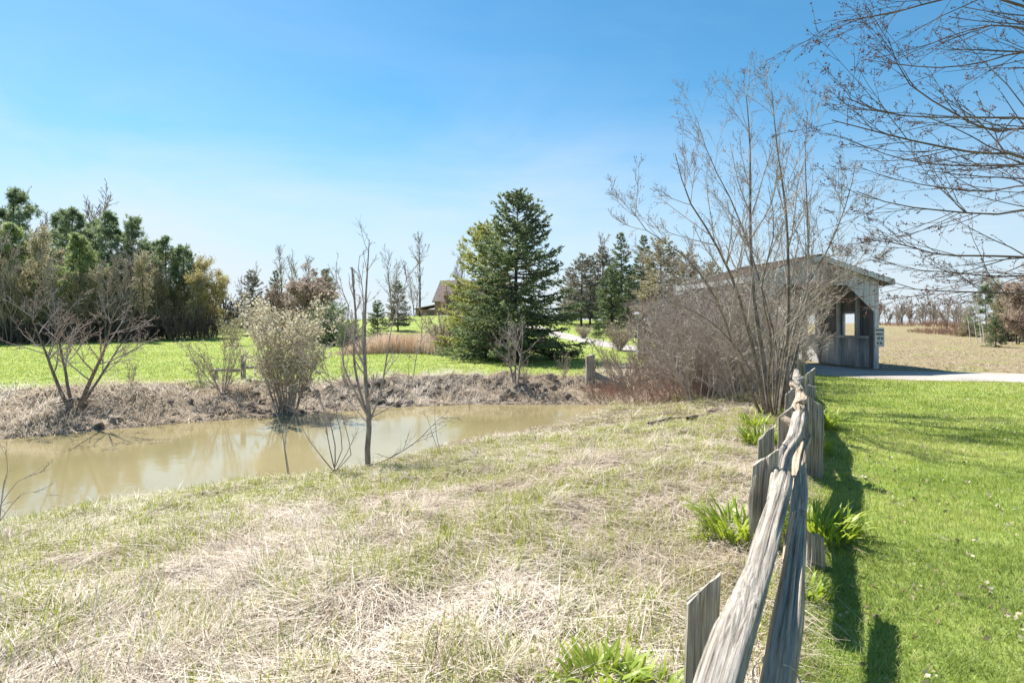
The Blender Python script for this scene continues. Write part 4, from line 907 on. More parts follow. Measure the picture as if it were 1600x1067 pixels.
obj('trunk', tb.mesh('trunk', [M['bark']], True), t); obj('crown', cb.mesh('crown', [M['twig_dark'], M['bud']]), t)

# ---- young tree at the near water edge
cl = gh(575, 731); CY = cl[1]
def cp(px, py, dy=0.): Y = CY + dy; return np.array([XP(px, Y), Y, ZP(py, Y)]) - np.array(cl)
cst = [([(575, 734, 0), (574, 700, 0), (577, 655, 0), (571, 590, .05), (570, 500, .1), (577, 375, .1)], .052, .88),
       ([(577, 655, 0), (562, 610, .1), (553, 560, .2), (556, 500, .2), (553, 460, .2), (550, 418, .2)], .024, .35),
       ([(577, 655, 0), (555, 612, -.2), (535, 560, -.3), (545, 480, -.4), (525, 440, -.4), (512, 412, -.4)], .021, .85),
       ([(579, 655, 0), (595, 610, .1), (604, 560, .2), (612, 510, .3), (625, 470, .3), (640, 420, .3)], .021, .88),
       ([(580, 652, 0), (610, 635, -.3), (640, 610, -.5), (650, 560, -.6), (660, 520, -.6), (655, 470, -.6)], .014, .85),
       ([(574, 660, 0), (540, 620, .3), (505, 590, .4), (480, 560, .5), (465, 530, .5), (460, 500, .5)], .014, .85),
       ([(573, 600, .1), (566, 540, .3), (568, 480, .4), (565, 440, .4), (560, 420, .4), (562, 400, .4)], .016, .7),
       ([(578, 728, 0), (610, 715, -.2), (650, 690, -.3), (680, 660, -.4), (702, 640, -.4), (706, 612, -.4)], .012, .8)]
P = np.array([chain([cp(*q) for q in s], 12) for s, r, tp_ in cst]); Rr = np.array([r * (1 - tp_ * np.linspace(0, 1, 12)) for s, r, tp_ in cst])
rgn = np.random.default_rng(25)
tb, cb = tree_parts(P[:2], Rr[:2], [dict(n=12, t0=.3, ang=.6, sd=.2, lr=.24, K=5, wob=.08, trop=.08, rmin=.005), dict(n=6, t0=.2, ang=.6, sd=.2, lr=.45, K=4, wob=.1, trop=.05, rmin=.003)], rgn, dict(kind='bud', n=1, size=.012))
t2, c2 = tree_parts(P[2:], Rr[2:], [dict(n=13, t0=.2, ang=.55, sd=.2, lr=.30, K=5, wob=.08, trop=.06, rmin=.005), dict(n=6, t0=.15, ang=.6, sd=.2, lr=.45, K=4, wob=.1, trop=.05, rmin=.003)], rgn, dict(kind='bud', n=1, size=.012))
t = thing('young_tree', 'slender young bare tree standing alone at the near edge of the pond', 'tree', cl)
obj('trunk', tb.mesh('trunk', [M['bark_pale']], True), t); obj('limbs', t2.mesh('limbs', [M['twig_grey']], True), t)
obj('crown', cb.mesh('crown', [M['twig_grey'], M['bud']]), t); obj('crown', c2.mesh('crown', [M['twig_grey'], M['bud']]), t)

# saplings and whips on the near shore
def whips(seed, loc, tips, label, name='sapling', m='twig', r=.011, n1=5):
    rgn = np.random.default_rng(seed); Y0 = loc[1]
    Pp = np.array([chain([np.array([rgn.normal() * .05, rgn.normal() * .05, -.05])] + [np.array([XP(px, Y0 + dy) - loc[0], dy, ZP(py, Y0 + dy) - loc[2]]) for px, py, dy in tip], 9) for tip in tips])
    Rp = np.array([r * rgn.uniform(.7, 1.1) * (1 - .8 * np.linspace(0, 1, 9)) for _ in tips])
    tb, cb = tree_parts(Pp, Rp, [dict(n=n1, t0=.3, ang=.6, sd=.25, lr=.3, K=5, wob=.12, trop=.04, rmin=.003), dict(n=3, t0=.2, ang=.6, sd=.25, lr=.45, K=4, wob=.14, trop=.02, rmin=.002)], rgn, None, (5, 4, 3, 3, 3))
    t = thing(name, label, 'sapling' if name == 'sapling' else 'shrub', loc)
    obj('stems', tb.mesh('stems', [M[m]], True), t); obj('crown', cb.mesh('crown', [M[m]]), t); return t  # crown here is only the loose side twigs of the stems
whips(31, gh(453, 746), [[(447, 720, 0), (443, 690, .05), (436, 655, .1), (410, 610, .1)], [(448, 715, 0), (445, 690, 0), (455, 655, .1), (480, 620, .2)]], 'thin forked sapling at the water edge left of the young bare tree', m='twig_grey', n1=6)
whips(32, gh(520, 742), [[(515, 700, 0), (508, 660, .1), (500, 620, .2), (470, 590, .3)], [(524, 700, .1), (512, 650, .2), (492, 610, .3), (480, 560, .3)], [(535, 700, 0), (528, 660, .1), (520, 610, .1), (505, 560, .1)], [(500, 710, -.1), (478, 680, -.2), (462, 640, -.3), (452, 625, -.3)],
                         [(548, 712, .1), (540, 670, .2), (530, 620, .3), (545, 560, .4)], [(538, 715, 0), (550, 690, -.1), (560, 670, -.1), (552, 640, -.1)]], 'clump of thin bare whips beside the young tree at the water edge', 'bare_shrub', n1=7)
whips(33, gh(688, 712), [[(676, 680, 0), (668, 655, .1), (655, 640, .1)], [(682, 680, .1), (679, 640, .2), (680, 610, .2)]], 'two thin leaning whips rising from the near shore', n1=2, r=.007)
whips(34, (-5.6, 6.1, gz(-5.6, 6.1)), [[(20, 760, 0), (45, 745, .1), (72, 735, .2)], [(5, 760, 0), (12, 735, 0), (8, 700, 0)], [(30, 775, 0), (60, 770, .2), (85, 775, .3)]], 'low spreading bare twigs at the meadow end of the pond shore', r=.007, n1=5)
whips(35, gh(735, 640), [[(735, 610, 0), (736, 590, 0), (738, 575, 0)], [(728, 612, 0), (724, 590, 0), (722, 578, 0)]], 'pair of short bare stems on the far bank edge', r=.01, n1=3)

# ---- shrubs and small trees on the far bank
bt = bare_tree(41, 3.0, .06, 12, 8, 6, .75, .62, 'bark', 'twig_grey', dict(kind='bud', n=1, size=.014), 'bud', .28, 4, .55, .004, .03)
l_ = gh(118, 640); place(bt, 'bare_tree', 'wide low bare tree with reddish twigs on the straw bank', 'tree', l_, .4, None, hscale(l_, 452, 3.0) * 1.02)
def roots(loc, seed, nr=9, L0=.8):
    rgn = np.random.default_rng(seed); az = rgn.random(nr) * 6.3
    P, R = grow(np.tile([[0, 0, .25]], (nr, 1)), np.stack([np.cos(az), np.sin(az), np.full(nr, -.45)], 1), rgn.uniform(.5, 1, nr) * L0, np.full(nr, .03), 6, .15, -.05, rgn, .7)
    v, f = tubes(P, R, 5); return Bag().add(v, f).mesh('roots', [M['bark']], True)
obj('roots', roots(l_, 3), bpy.data.objects[[o.name for o in bpy.data.objects if o.get('label', '').startswith('wide low bare tree')][0]])
fl = shrub(42, 3.1, 34, .36, 7, 6, 'twig', dict(kind='leaf', n=7, size=.07, spread=.06), 'blossom', .02, .0035, 0, .3)
l_ = gh(448, 640); place(fl, 'flowering_shrub', 'large rounded shrub covered in cream blossom on the far bank', 'shrub', l_, .3, None, hscale(l_, 474, 3.05))
vs = shrub(43, 1.9, 16, .55, 6, 5, 'twig_grey', dict(kind='leaf', n=2, size=.04, spread=.03), 'catkin', .014, .003)
l_ = gh(348, 612); place(vs, 'vase_shrub', 'vase shaped shrub with a bare stem and pale green buds near the low rail', 'shrub', l_, 1, None, hscale(l_, 502, 1.8))
l_ = gh(362, 540); place(shrub(44, 2.2, 18, .6, 6, 5, 'twig', dict(kind='leaf', n=2, size=.07, spread=.05), 'catkin', .014, .004), 'budding_shrub', 'loose tan budding shrub on the lawn behind the low rail', 'shrub', l_, 1, None, hscale(l_, 492, 2.1))
sm = shrub(45, 1.0, 14, .35, 4, 3, 'twig', None, 'bud', .009, .003)
for k, (px, py, pt, lb) in enumerate([(312, 595, 556, 'small upright brown shrub at the lawn edge beside the vase shaped shrub'), (205, 600, 560, 'thin dead stalks standing in the straw at the lawn edge'), (882, 590, 547, 'small round bare shrub on the lawn beside the old stump post'), (985, 600, 550, 'brown twiggy shrub at the foot of the lamp post'), (820, 600, 560, 'low bare twigs on the bank top beside the pale young tree'), (540, 600, 560, 'short brown twig clump on the bank top in front of the reed bed')]):
    l_ = gh(px, py); place(sm, 'small_shrub', lb, 'shrub', l_, k * 1.1, None, hscale(l_, pt, .95))
yt = bare_tree(46, 2.3, .04, 12, 6, 4, .7, .5, 'bark_pale', 'twig_grey', None, 'bud', .2, 3, .3, .004, .05)
l_ = gh(806, 602); place(yt, 'bare_tree', 'small pale bare tree on the bank in front of the big spruce', 'tree', l_, 0, None, hscale(l_, 488, 2.2))
l_ = gh(932, 604); place(bare_tree(47, 1.6, .022, 9, 4, 0, .6, .4, 'bark_pale', 'twig_grey', None, 'bud', .2), 'sapling', 'thin pale sapling standing beside the old stump post', 'sapling', l_, 0, None, hscale(l_, 530, 1.6))

# ---- brush thicket between the creek bank and the bridge
tk = [shrub(51, 2.4, 26, .75, 8, 7, 'twig', None, 'bud', .014, .0042, 3, .5), shrub(52, 2.4, 24, .6, 8, 7, 'twig_grey', None, 'bud', .015, .0042, 3, .45), shrub(53, 2.0, 24, .85, 8, 7, 'twig', dict(kind='bud', n=1, size=.012), 'bud', .013, .0035, 2, .5)]
kinds = ['tangled brown', 'tangled grey', 'arching brown']
for k, (px, Y, pt, ki) in enumerate([(985, 18.5, 548, 0), (1015, 17.5, 522, 2), (1045, 18.5, 498, 0), (1075, 17, 486, 1), (1105, 18.5, 450, 0), (1135, 17, 452, 1), (1165, 18, 432, 0), (1185, 16.2, 470, 2), (1060, 15.6, 545, 2), (1110, 15.2, 530, 0), (1020, 20.5, 520, 1), (1150, 14.6, 510, 1), (1090, 21, 455, 1), (1130, 21.3, 445, 0), (1050, 22.5, 470, 2), (1095, 14.6, 478, 1), (1160, 13.6, 470, 1), (1125, 19.5, 430, 1), (1112, 15.6, 452, 1), (1148, 15.8, 432, 1)]):
    l_ = gpos(px, Y); lab = kinds[ki] + ' leafless shrub in the thicket between creek bank and covered bridge'
    place(tk[ki], 'thicket_shrub', lab, 'shrub', l_, k * 1.7, 'shrubs of the thicket by the bridge', hscale(l_, pt, (2.2, 2.2, 1.8)[ki]))
rb = shrub(54, .6, 60, .8, 5, 3, 'redbrush', None, 'bud', .008, .003, 0, .6)
for k, (px, py, s_) in enumerate([(975, 625, 1.0), (1010, 632, .9), (1050, 622, .9), (940, 620, .8), (1085, 618, .8)]):
    l_ = gh(px, py); place(rb, 'bramble', 'low rusty red bramble on the slope at the end of the pond', 'bramble', l_, k * 2.1, 'brambles at the end of the pond', s_)

# ---- conifers across the pond
sp_main = spruce(61, 8.8, 3.15, .08, 23, 'spruce', .62, 13, .13, None, 11, .22)
l_ = gh(806, 562); place(sp_main, 'spruce_tree', 'big dark green spruce standing alone on the lawn, the tallest across the pond', 'tree', l_, 0, None, hscale(l_, 306, 8.9))
sp_l = spruce(62, 7.6, 2.65, .05, 22, 'spruce_light', .55, 12, .13, None, 11, .22, 'twig')
l_ = gh(760, 556); l_ = (l_[0], l_[1] + .4, l_[2]); place(sp_l, 'spruce_tree', 'lighter yellow green spruce pressed against the big dark spruce', 'tree', l_, 0, None, hscale(l_, 352, 7.7))
sg = spruce(63, 9, 2.3, .14, 18, 'spruce_grey', .62, 9, .15, None, 10, .2, 'twig_grey')
sd_ = spruce(64, 7, 2.2, .02, 20, 'spruce', .7, 10, .15, None, 10, .3)
st_ = spruce(65, 11, 2.3, .12, 17, 'spruce', .8, 9, .15, None, 9, .35)
so_ = spruce(66, 9, 3.0, .03, 18, 'olive', .55, 9, .16, None, 10, .2, 'twig')
for px, Y, pt, pr, Hh, lb, rz in [
    (908, 62, 398, sg, 9, 'grey brown thin needled spruce just beyond the driveway bend', 0), (893, 66, 420, sg, 9, 'smaller grey brown spruce behind the driveway bend spruce', 2),
    (922, 68, 402, sg, 9, 'grey brown spruce in the middle of the driveway group', 4),
    (943, 70, 388, sg, 9, 'tall brownish spruce behind the dark green one by the driveway', 1), (972, 68, 366, st_, 11, 'tallest pointed dark spruce of the row beyond the driveway', 1),
    (1003, 72, 370, st_, 11, 'narrow pointed dark spruce beside the tallest one beyond the driveway', 3), (956, 48, 417, sd_, 7, 'dense dark green spruce at the driveway edge with branches to the ground', 0),
    (982, 60, 430, st_, 11, 'dark spruce half hidden behind the dense driveway spruce', 5), (1032, 46, 378, so_, 9, 'broad olive green cedar behind the lamp post', 0), (1072, 48, 398, so_, 9, 'olive green cedar rising behind the brush thicket', 2),
    (1112, 52, 415, so_, 9, 'olive cedar nearest the covered bridge roof', 4),
    (590, 40, 470, sd_, 7, 'small dark evergreen standing at the corner of the reed bed', 2), (622, 52, 440, sg, 9, 'grey brown larch on the slope below the house', 1),
    (396, 50, 425, sg, 9, 'dark brown spruce behind the blossoming shrub', 2), (431, 54, 424, st_, 11, 'small pointed dark spruce beside the round brown tree', 2), (508, 54, 424, pine(67, 9, 2.6, .2, 60, 'spruce', 15, 12, .24), 9, 'dark pine top showing behind the round brown tree', 0),
    (932, 45, 500, sd_, 7, 'little grey green spruce beside the driveway', 3)]:
    l_ = gpos(px, Y); place(pr, 'conifer_tree' if pr is not st_ else 'spruce_tree', lb, 'tree', l_, rz, None, hscale(l_, pt, Hh))
# juniper-like dark shrubs
dsh = spruce(68, 2.0, 1.5, .0, 60, 'spruce', .35, 14, .12, .04, 7, -.1)
for px, py, pt, sc, lb in [(515, 532, 492, 1.1, 'dark low juniper on the lawn behind the reed bed'), (548, 536, 505, .8, 'smaller dark juniper next to the reed bed')]:
    l_ = gpos(px, 38 if px < 530 else 36); place(dsh, 'juniper_shrub', lb, 'shrub', l_, px, None, hscale(l_, pt, 2.0) * sc)
bsh = shrub(69, 1.7, 40, .7, 7, 5, 'twig', dict(kind='leaf', n=1, size=.06, spread=.04), 'maroon', .014, .006)
for px, py, pt, lb in [(698, 552, 488, 'brown bare shrub with dark base at the end of the reed bed'), (742, 556, 518, 'dark brown shrub under the light spruce'), (775, 562, 512, 'grey twiggy shrub in the shade under the big spruce'), (790, 566, 530, 'low dark shrub at the foot of the big spruce'),
                      (968, 548, 503, 'round grey brown shrub beside the driveway under the dark spruce'), (912, 530, 506, 'small red brown shrub below the grey driveway spruces')]:
    l_ = gh(px, py); place(bsh, 'bare_shrub', lb, 'shrub', l_, px * .1, None, hscale(l_, pt, 1.6))
# round brown tree
rt = bare_tree(70, 6.0, .10, 16, 9, 7, .7, .55, 'bark', 'twig', dict(kind='leaf', n=2, size=.13, spread=.08), 'maroon', .08, 7, .42, .008, .04)
l_ = gpos(486, 44); h_s = hscale(l_, 422, 6.0); place(rt, 'budding_tree', 'broad rounded brown budding tree behind the reed bed', 'tree', l_, 0, None, (h_s * 1.35, h_s * 1.35, h_s))
l_ = gpos(705, 70); h_s = hscale(l_, 450, 6.0); place(rt, 'budding_tree', 'reddish brown budding tree screening the front of the house', 'tree', l_, 1, None, h_s)
l_ = gpos(445, 47); place(rt, 'budding_tree', 'brown budding tree behind the cream blossom shrub', 'tree', l_, 2, None, hscale(l_, 445, 6.0))
l_ = gpos(408, 46); place(rt, 'budding_tree', 'smaller brown budding tree beside the dark brown spruce', 'tree', l_, 4, None, hscale(l_, 465, 6.0))
# tall bare trees behind
fb = bare_tree(71, 11, .16, 24, 8, 5, .5, .36, 'bark_dark', 'twig', None, 'bud', .3, 1, 0, .016, .09)
fb2 = bare_tree(72, 10, .14, 18, 8, 5, .45, .5, 'bark_dark', 'twig', None, 'bud', .2, 2, .15, .016, .08)
for px, Y, pt, pr, Hh, lb, rz in [(385, 64, 420, fb2, 10, 'bare tree standing against the sky next to the pine stand', 0), (440, 72, 395, fb, 11, 'thin bare tree behind the small pointed spruce', 1), (462, 72, 402, fb2, 10, 'bare tree rising behind the round brown tree', 2), (482, 74, 410, fb, 11, 'short bare tree rising behind the dark pine top', 3),
    (612, 72, 396, fb2, 10, 'spreading bare tree behind the grey brown larch', 4), (656, 78, 376, fb, 11, 'tall slim bare tree beside the house', 0), (648, 79, 425, fb2, 10, 'smaller bare stem next to the tall slim tree by the house', 3), (716, 96, 384, fb2, 10, 'bare tree rising behind the house roof', 5), (943, 72, 378, fb, 11, 'bare tree between the spruces beyond the driveway', 2)]:
    l_ = gpos(px, Y); place(pr, 'bare_tree', lb, 'tree', l_, rz, None, hscale(l_, pt, Hh))
lt = bare_tree(73, 5, .10, 10, 6, 4, .7, .5, 'bark_dark', 'twig', None, 'bud', .3, 1, 0, .01, .06)

# ---- pine stand beyond the left end of the lawn
pd = [pine(81, 12, 2.7, .30, 85, 'pine', 12, 15, .27), pine(82, 12, 2.5, .34, 75, 'pine', 10, 15, .27)]
pl = [pine(83, 11, 2.9, .12, 95, 'pine_light', 14, 15, .28)]
ol = [bare_tree(84, 10, .13, 22, 9, 6, .5, .4, 'bark_dark', 'twig', dict(kind='leaf', n=4, size=.12, spread=.16), 'olive', .18, 2, .12, .012, .07), bare_tree(85, 8, .12, 20, 9, 6, .6, .48, 'bark', 'twig', dict(kind='leaf', n=5, size=.12, spread=.16), 'yellow', .12, 3, .25, .01, .06)]
gy = bare_tree(86, 11, .13, 22, 9, 6, .5, .4, 'bark', 'twig_grey', None, 'bud', .2, 2, .12, .02, .08)
stand = [(8, 56, 298, pd[0], 12, 'tall dark pine', 0), (112, 54, 328, pd[1], 12, 'tall dark pine', 1), (178, 50, 334, pd[0], 12, 'tall dark pine', 2), (205, 50, 340, pd[1], 12, 'tall dark pine', 3), (262, 48, 374, pd[0], 12, 'tall dark pine', 4), (288, 48, 384, pd[1], 12, 'tall dark pine', 5), (236, 50, 380, pd[1], 12, 'tall dark pine', 1.5), (302, 52, 396, pd[0], 12, 'tall dark pine', 3.1), (90, 58, 335, pd[0], 12, 'tall dark pine', 5), (-40, 52, 320, pd[1], 12, 'tall dark pine', 2), (150, 56, 345, pd[1], 12, 'tall dark pine', 4),
         (128, 47, 366, pl[0], 11, 'soft light green pine', 0), (15, 48, 352, pl[0], 11, 'soft light green pine', 2), (165, 47, 420, pl[0], 11, 'soft light green pine', 4), (60, 46, 440, pl[0], 11, 'soft light green pine', 1),
         (42, 50, 345, ol[0], 10, 'olive budding tree', 0), (75, 47, 365, ol[0], 10, 'olive budding tree', 1), (222, 49, 392, ol[0], 10, 'olive budding tree', 2), (95, 46, 420, ol[0], 10, 'olive budding tree', 3), (195, 46, 400, ol[0], 10, 'olive budding tree', 4), (250, 47, 410, ol[0], 10, 'olive budding tree', 5), (20, 46, 400, ol[0], 10, 'olive budding tree', .5), (-30, 47, 380, ol[0], 10, 'olive budding tree', 2.5),
         (146, 60, 305, gy, 11, 'grey leafless tree', 0), (60, 60, 318, gy, 11, 'grey leafless tree', 2), (215, 60, 355, gy, 11, 'grey leafless tree', 1), (30, 46, 440, gy, 11, 'grey leafless tree', 3), (60, 45.5, 455, gy, 11, 'grey leafless tree', 4), (5, 45.5, 430, gy, 11, 'grey leafless tree', 5), (100, 45.5, 450, gy, 11, 'grey leafless tree', .7), (175, 46, 460, gy, 11, 'grey leafless tree', 3.3), (140, 46, 440, gy, 11, 'grey leafless tree', 1.2), (275, 49, 440, gy, 11, 'grey leafless tree', 2.2), (245, 46, 425, gy, 11, 'grey leafless tree', 5.2), (300, 46, 430, ol[0], 10, 'olive budding tree', 1.7), (272, 46.5, 420, ol[0], 10, 'olive budding tree', 3.7), (150, 45.5, 430, ol[0], 10, 'olive budding tree', 5.7), (45, 45.5, 410, ol[0], 10, 'olive budding tree', 4.7), (205, 45.5, 430, gy, 11, 'grey leafless tree', .2), (312, 47, 425, gy, 11, 'grey leafless tree', 4.2), (15, 45, 370, gy, 11, 'grey leafless tree', 1.1), (80, 45, 400, gy, 11, 'grey leafless tree', 2.9), (122, 45, 420, ol[0], 10, 'olive budding tree', 2.2), (190, 45.5, 385, gy, 11, 'grey leafless tree', 5.5), (230, 45.5, 400, ol[0], 10, 'olive budding tree', .9), (165, 45, 400, gy, 11, 'grey leafless tree', 4.9)]
for px, Y, pt, pr, Hh, lb, rz in stand:
    l_ = gpos(px, Y); place(pr, 'pine_tree' if 'pine' in lb else ('budding_tree' if 'olive' in lb else 'bare_tree'), lb + ' in the dense stand beyond the lawn across the pond', 'tree', l_, rz, lb + 's of the dense stand', hscale(l_, pt, Hh))
l_ = gpos(328, 47); place(ol[1], 'budding_tree', 'golden yellow budding tree at the end of the pine stand', 'tree', l_, 0, None, hscale(l_, 402, 8.2))
us_ = shrub(87, 2.2, 40, .4, 7, 5, 'twig_dark', None, 'bud', .02, .012, 0, 1.3)
for k, px in enumerate(range(-20, 330, 26)):
    l_ = gpos(px, 45.5 + 1.5 * (k % 3)); place(us_, 'understory_shrub', 'dark leafless undergrowth shrub at the foot of the dense stand', 'shrub', l_, k * 1.3, 'undergrowth of the dense stand', .85 + .25 * ((k * 7) % 5) / 4)
for k, px in enumerate(range(-30, 350, 22)):
    l_ = gpos(px, 53 + 2 * (k % 3)); place(us_, 'understory_shrub', 'tall dark leafless shrub deep inside the dense stand', 'shrub', l_, k * 1.9, 'tall undergrowth of the dense stand', 1.5 + .5 * ((k * 5) % 7) / 6)

# ---- right background: field edge
birch = bare_tree(91, 6, .055, 14, 5, 3, .5, .3, 'birch', 'twig_grey', None, 'bud', .4, 1, 0, .008, .08)
for k, (px, Y, pt, tl_) in enumerate([(1517, 40, 470, .06), (1527, 42, 466, .1), (1534, 43, 460, .08), (1539, 41, 455, .1)]):
    l_ = gpos(px, Y); t = place(birch, 'birch_tree', 'slender leaning white birch at the edge of the dry field', 'tree', l_, k * 1.9, 'white birches at the field edge', hscale(l_, pt, 6)); t.rotation_euler = (0, -tl_, 0)
for px, Y, pt, pr, Hh, nm, lb, rz in [(1556, 38, 492, sd_, 7, 'spruce_tree', 'small green spruce beside the white birches', 1), (1542, 50, 448, pine(92, 8, 2.2, .15, 60, 'pine', 15, 12, .25), 8, 'pine_tree', 'dark pine rising behind the white birches', 0),
    (1590, 42, 425, ol[0], 10, 'budding_tree', 'large olive brown budding tree beside the small field spruce', 1), (1640, 40, 430, rt, 6, 'budding_tree', 'brown budding tree at the far end of the gravel road', 3), (1606, 41, 420, rt, 6, 'budding_tree', 'broad tan budding tree crowding the olive brown one at the field corner', 5), (1578, 46, 432, ol[0], 10, 'budding_tree', 'tall olive budding tree just behind the small field spruce', 4), (1600, 48, 415, gy, 11, 'bare_tree', 'grey leafless tree behind the broad tan tree at the field corner', 4), (1566, 47, 462, so_, 9, 'conifer_tree', 'olive cedar between the birches and the brown trees of the field corner', 2), (1572, 52, 455, ol[0], 10, 'budding_tree', 'olive budding tree between the pine and the brown tree', 2),
    (1500, 60, 472, gy, 11, 'bare_tree', 'grey leafless tree at the corner of the field', 2), (1480, 75, 462, fb2, 10, 'bare_tree', 'bare tree rising above the field hedge', 1), (1515, 55, 480, so_, 9, 'conifer_tree', 'pale olive conifer behind the birch stems', 1)]:
    l_ = gpos(px, Y); place(pr, nm, lb, 'tree', l_, rz, None, hscale(l_, pt, Hh))
hg = [bare_tree(94, 5, .12, 14, 8, 5, .6, .55, 'bark', 'twig_grey', None, 'bud', .15, 3, .25, .026, .06), bare_tree(95, 5, .12, 14, 8, 5, .7, .5, 'bark_dark', 'twig', None, 'bud', .2, 2, .3, .026, .05)]
for k, px in enumerate(range(1372, 1510, 9)):
    Y = 108 + 6 * (k % 3); l_ = gpos(px + 4 * (k % 2), Y); place(hg[(k * 3) % 5 % 2], 'bare_tree', 'distant bare tree in the hedgerow along the top of the field', 'tree', l_, k * 1.4, 'bare trees of the field hedgerow', hscale(l_, 464 + 6 * ((k * 5) % 4), 5))
rbf = shrub(93, 1.6, 70, .5, 6, 4, 'redbrush', None, 'bud', .02, .014, 0, 2.2)
for k, (px, Y, pt) in enumerate([(1395, 92, 503), (1415, 88, 502), (1440, 90, 500), (1462, 86, 499), (1485, 84, 500), (1505, 74, 503), (1428, 64, 514), (1446, 62, 512), (1464, 60, 512), (1482, 60, 511), (1500, 56, 512), (1378, 95, 503)]):
    l_ = gpos(px, Y); place(rbf, 'red_shrub', 'red brown leafless shrub in the brush patch on the dry field', 'shrub', l_, k * 1.1, 'red brown brush on the field', (hscale(l_, pt, 1.6) * 1.0, hscale(l_, pt, 1.6) * 1.0, hscale(l_, pt, 1.5)))
for k, (px, Y, pt, lb) in enumerate([(1582, 34, 545, 'low tan shrub at the foot of the large brown tree'), (1425, 24.5, 570, 'small dead weed clump at the far verge of the gravel road')]):
    l_ = gpos(px, Y); place(sm, 'small_shrub', lb, 'shrub', l_, k, None, hscale(l_, pt, .95))

# ------------------------------------------------------------------ reed bed
rg = np.random.default_rng(101); n = 5200
t = rg.random(n); px = 535 + 158 * t; Yr = 29.5 + 3.2 * rg.random(n) + 1.5 * np.sin(t * 3)
x = XP(px, 30.5) + rg.normal(size=n) * .15; p = np.stack([x, Yr], 1); hh = ground_h(x, Yr)
env = np.clip(1.15 - np.abs(t - .55) ** 3 * 5, .35, 1.1) * (.75 + .5 * noise(x, Yr, .7, 3))
v, q, kk = blades(p, hh, rg.uniform(.6, 1.15, n) * env, rg.uniform(.010, .020, n), rg.random(n) * 6.3, rg.uniform(1.2, 1.55, n), rg.uniform(.6, 1.4, n), 4, rg)
tone = np.clip(.6 + .18 * rg.normal(size=n) + .9 * (noise(x, Yr, .5, 6) - .55), 0, 1)
o = obj('reed_bed', make_mesh('reed_bed', v, [q], np.repeat(tone, kk), [M['reed']])); tag(o, 'bed of tall dry pinkish tan reeds on the lawn across the pond', 'reeds', None, 'stuff')

# ------------------------------------------------------------------ lily clumps by the fence
def lily(seed, n, ln, w, spread):
    rgn = np.random.default_rng(seed); az = rgn.random(n) * 6.3; rr = spread * np.sqrt(rgn.random(n)); p = np.stack([np.cos(az) * rr, np.sin(az) * rr], 1)
    az2 = az + rgn.normal(size=n) * .6; L_ = ln * rgn.uniform(.6, 1.1, n); e0 = rgn.uniform(1.0, 1.5, n)
    K = 6; P = np.zeros((n, K, 3)); P[:, 0, :2] = p; P[:, 0, 2] = -.02
    for k in range(1, K):
        e = e0 - (k / K) ** 1.5 * rgn.uniform(.6, 1.9, n)
        P[:, k] = P[:, k - 1] + np.stack([np.cos(e) * np.cos(az2), np.cos(e) * np.sin(az2), np.sin(e)], 1) * (L_ / (K - 1))[:, None]
    W = w * rgn.uniform(.7, 1.2, n)[:, None] * np.array([.8, 1, 1, .9, .6, .08])[None]
    v, q = ribbons(P, W, unit(np.stack([-np.sin(az2), np.cos(az2), .3 * rgn.normal(size=n)], 1)))
    return make_mesh('leaves', v, [q], np.repeat(np.clip(.5 + .25 * rgn.normal(size=n), 0, 1), K * 2), [M['lily']], smooth=True)
for k, (px, py, n, ln, sp, lb) in enumerate([
    (1150, 838, 190, .36, .22, 'bright green lily clump on the meadow side of the fence beside a slanted post'), (1278, 838, 230, .34, .26, 'spreading green lily clump on the lawn side of the fence with dead leaves'),
    (1194, 694, 190, .36, .26, 'yellow green lily clump behind the fence near the second pair of posts'), (1268, 708, 120, .32, .2, 'small green lily clump on the lawn side next to the tall split post'),
    (1268, 668, 260, .44, .32, 'dark green lily clump in the fence shade below the tree'), (940, 1085, 150, .26, .17, 'bright green lily clump at the foot of the nearest slanted post'),
    (1180, 668, 90, .34, .2, 'yellowish lily clump among the stems of the tall tree'), (1262, 930, 40, .2, .12, 'few lily leaves under the lower rail'), (1105, 838, 45, .15, .14, 'small tuft of green leaves in the straw by the fence'), (1010, 1092, 60, .2, .12, 'small green leaf tuft next to the nearest slanted post')]):
    x, y = hit(px, py)
    z = gz(x, y); t = thing('lily_clump', lb, 'plant', (x, y, z)); obj('leaves', lily(200 + k, n, ln, .011, sp), t)
    if k in (1, 4):
        rgn = np.random.default_rng(k); m_ = 70; a_ = rgn.random(m_) * 6.3; pp = np.stack([np.cos(a_), np.sin(a_)], 1) * rgn.uniform(.1, .3, (m_, 1))
        v, q, kk = blades(pp, np.full(m_, .01), rgn.uniform(.1, .3, m_), np.full(m_, .005), a_ + rgn.normal(size=m_), rgn.uniform(0, .5, m_), rgn.uniform(-.4, 0, m_), 3, rgn)
        obj('dead_leaves', make_mesh('dead_leaves', v, [q], np.repeat(rgn.random(m_) * .6, kk), [M['straw']]), t)

# ------------------------------------------------------------------ stones of the far bank
def stone(seed):
    rgn = np.random.default_rng(seed); import bmesh
    bm = bmesh.new(); bmesh.ops.create_icosphere(bm, subdivisions=2, radius=1)
    for v in bm.verts:
        c = v.co; s = .75 + .5 * float(noise(c.x * 1.3 + seed, c.y * 1.3 + c.z * 2, 1, seed)) + .25 * float(noise(c.x * 3 + seed, c.z * 3 + c.y, 1, seed + 1)); v.co = c * s
        v.co.z *= .6
        for nrm in ((.7, .3, .6), (-.6, .5, .6), (.1, -.8, .55)):
            dd = v.co.x * nrm[0] + v.co.y * nrm[1] + v.co.z * nrm[2]
            if dd > .62: v.co -= (dd - .62) * type(v.co)(nrm)
    me = bpy.data.meshes.new('stone'); bm.to_mesh(me); bm.free(); me.materials.append(M['stone']); return me
stones = [stone(s) for s in range(1, 7)]
rg = np.random.default_rng(77); cnt = 0
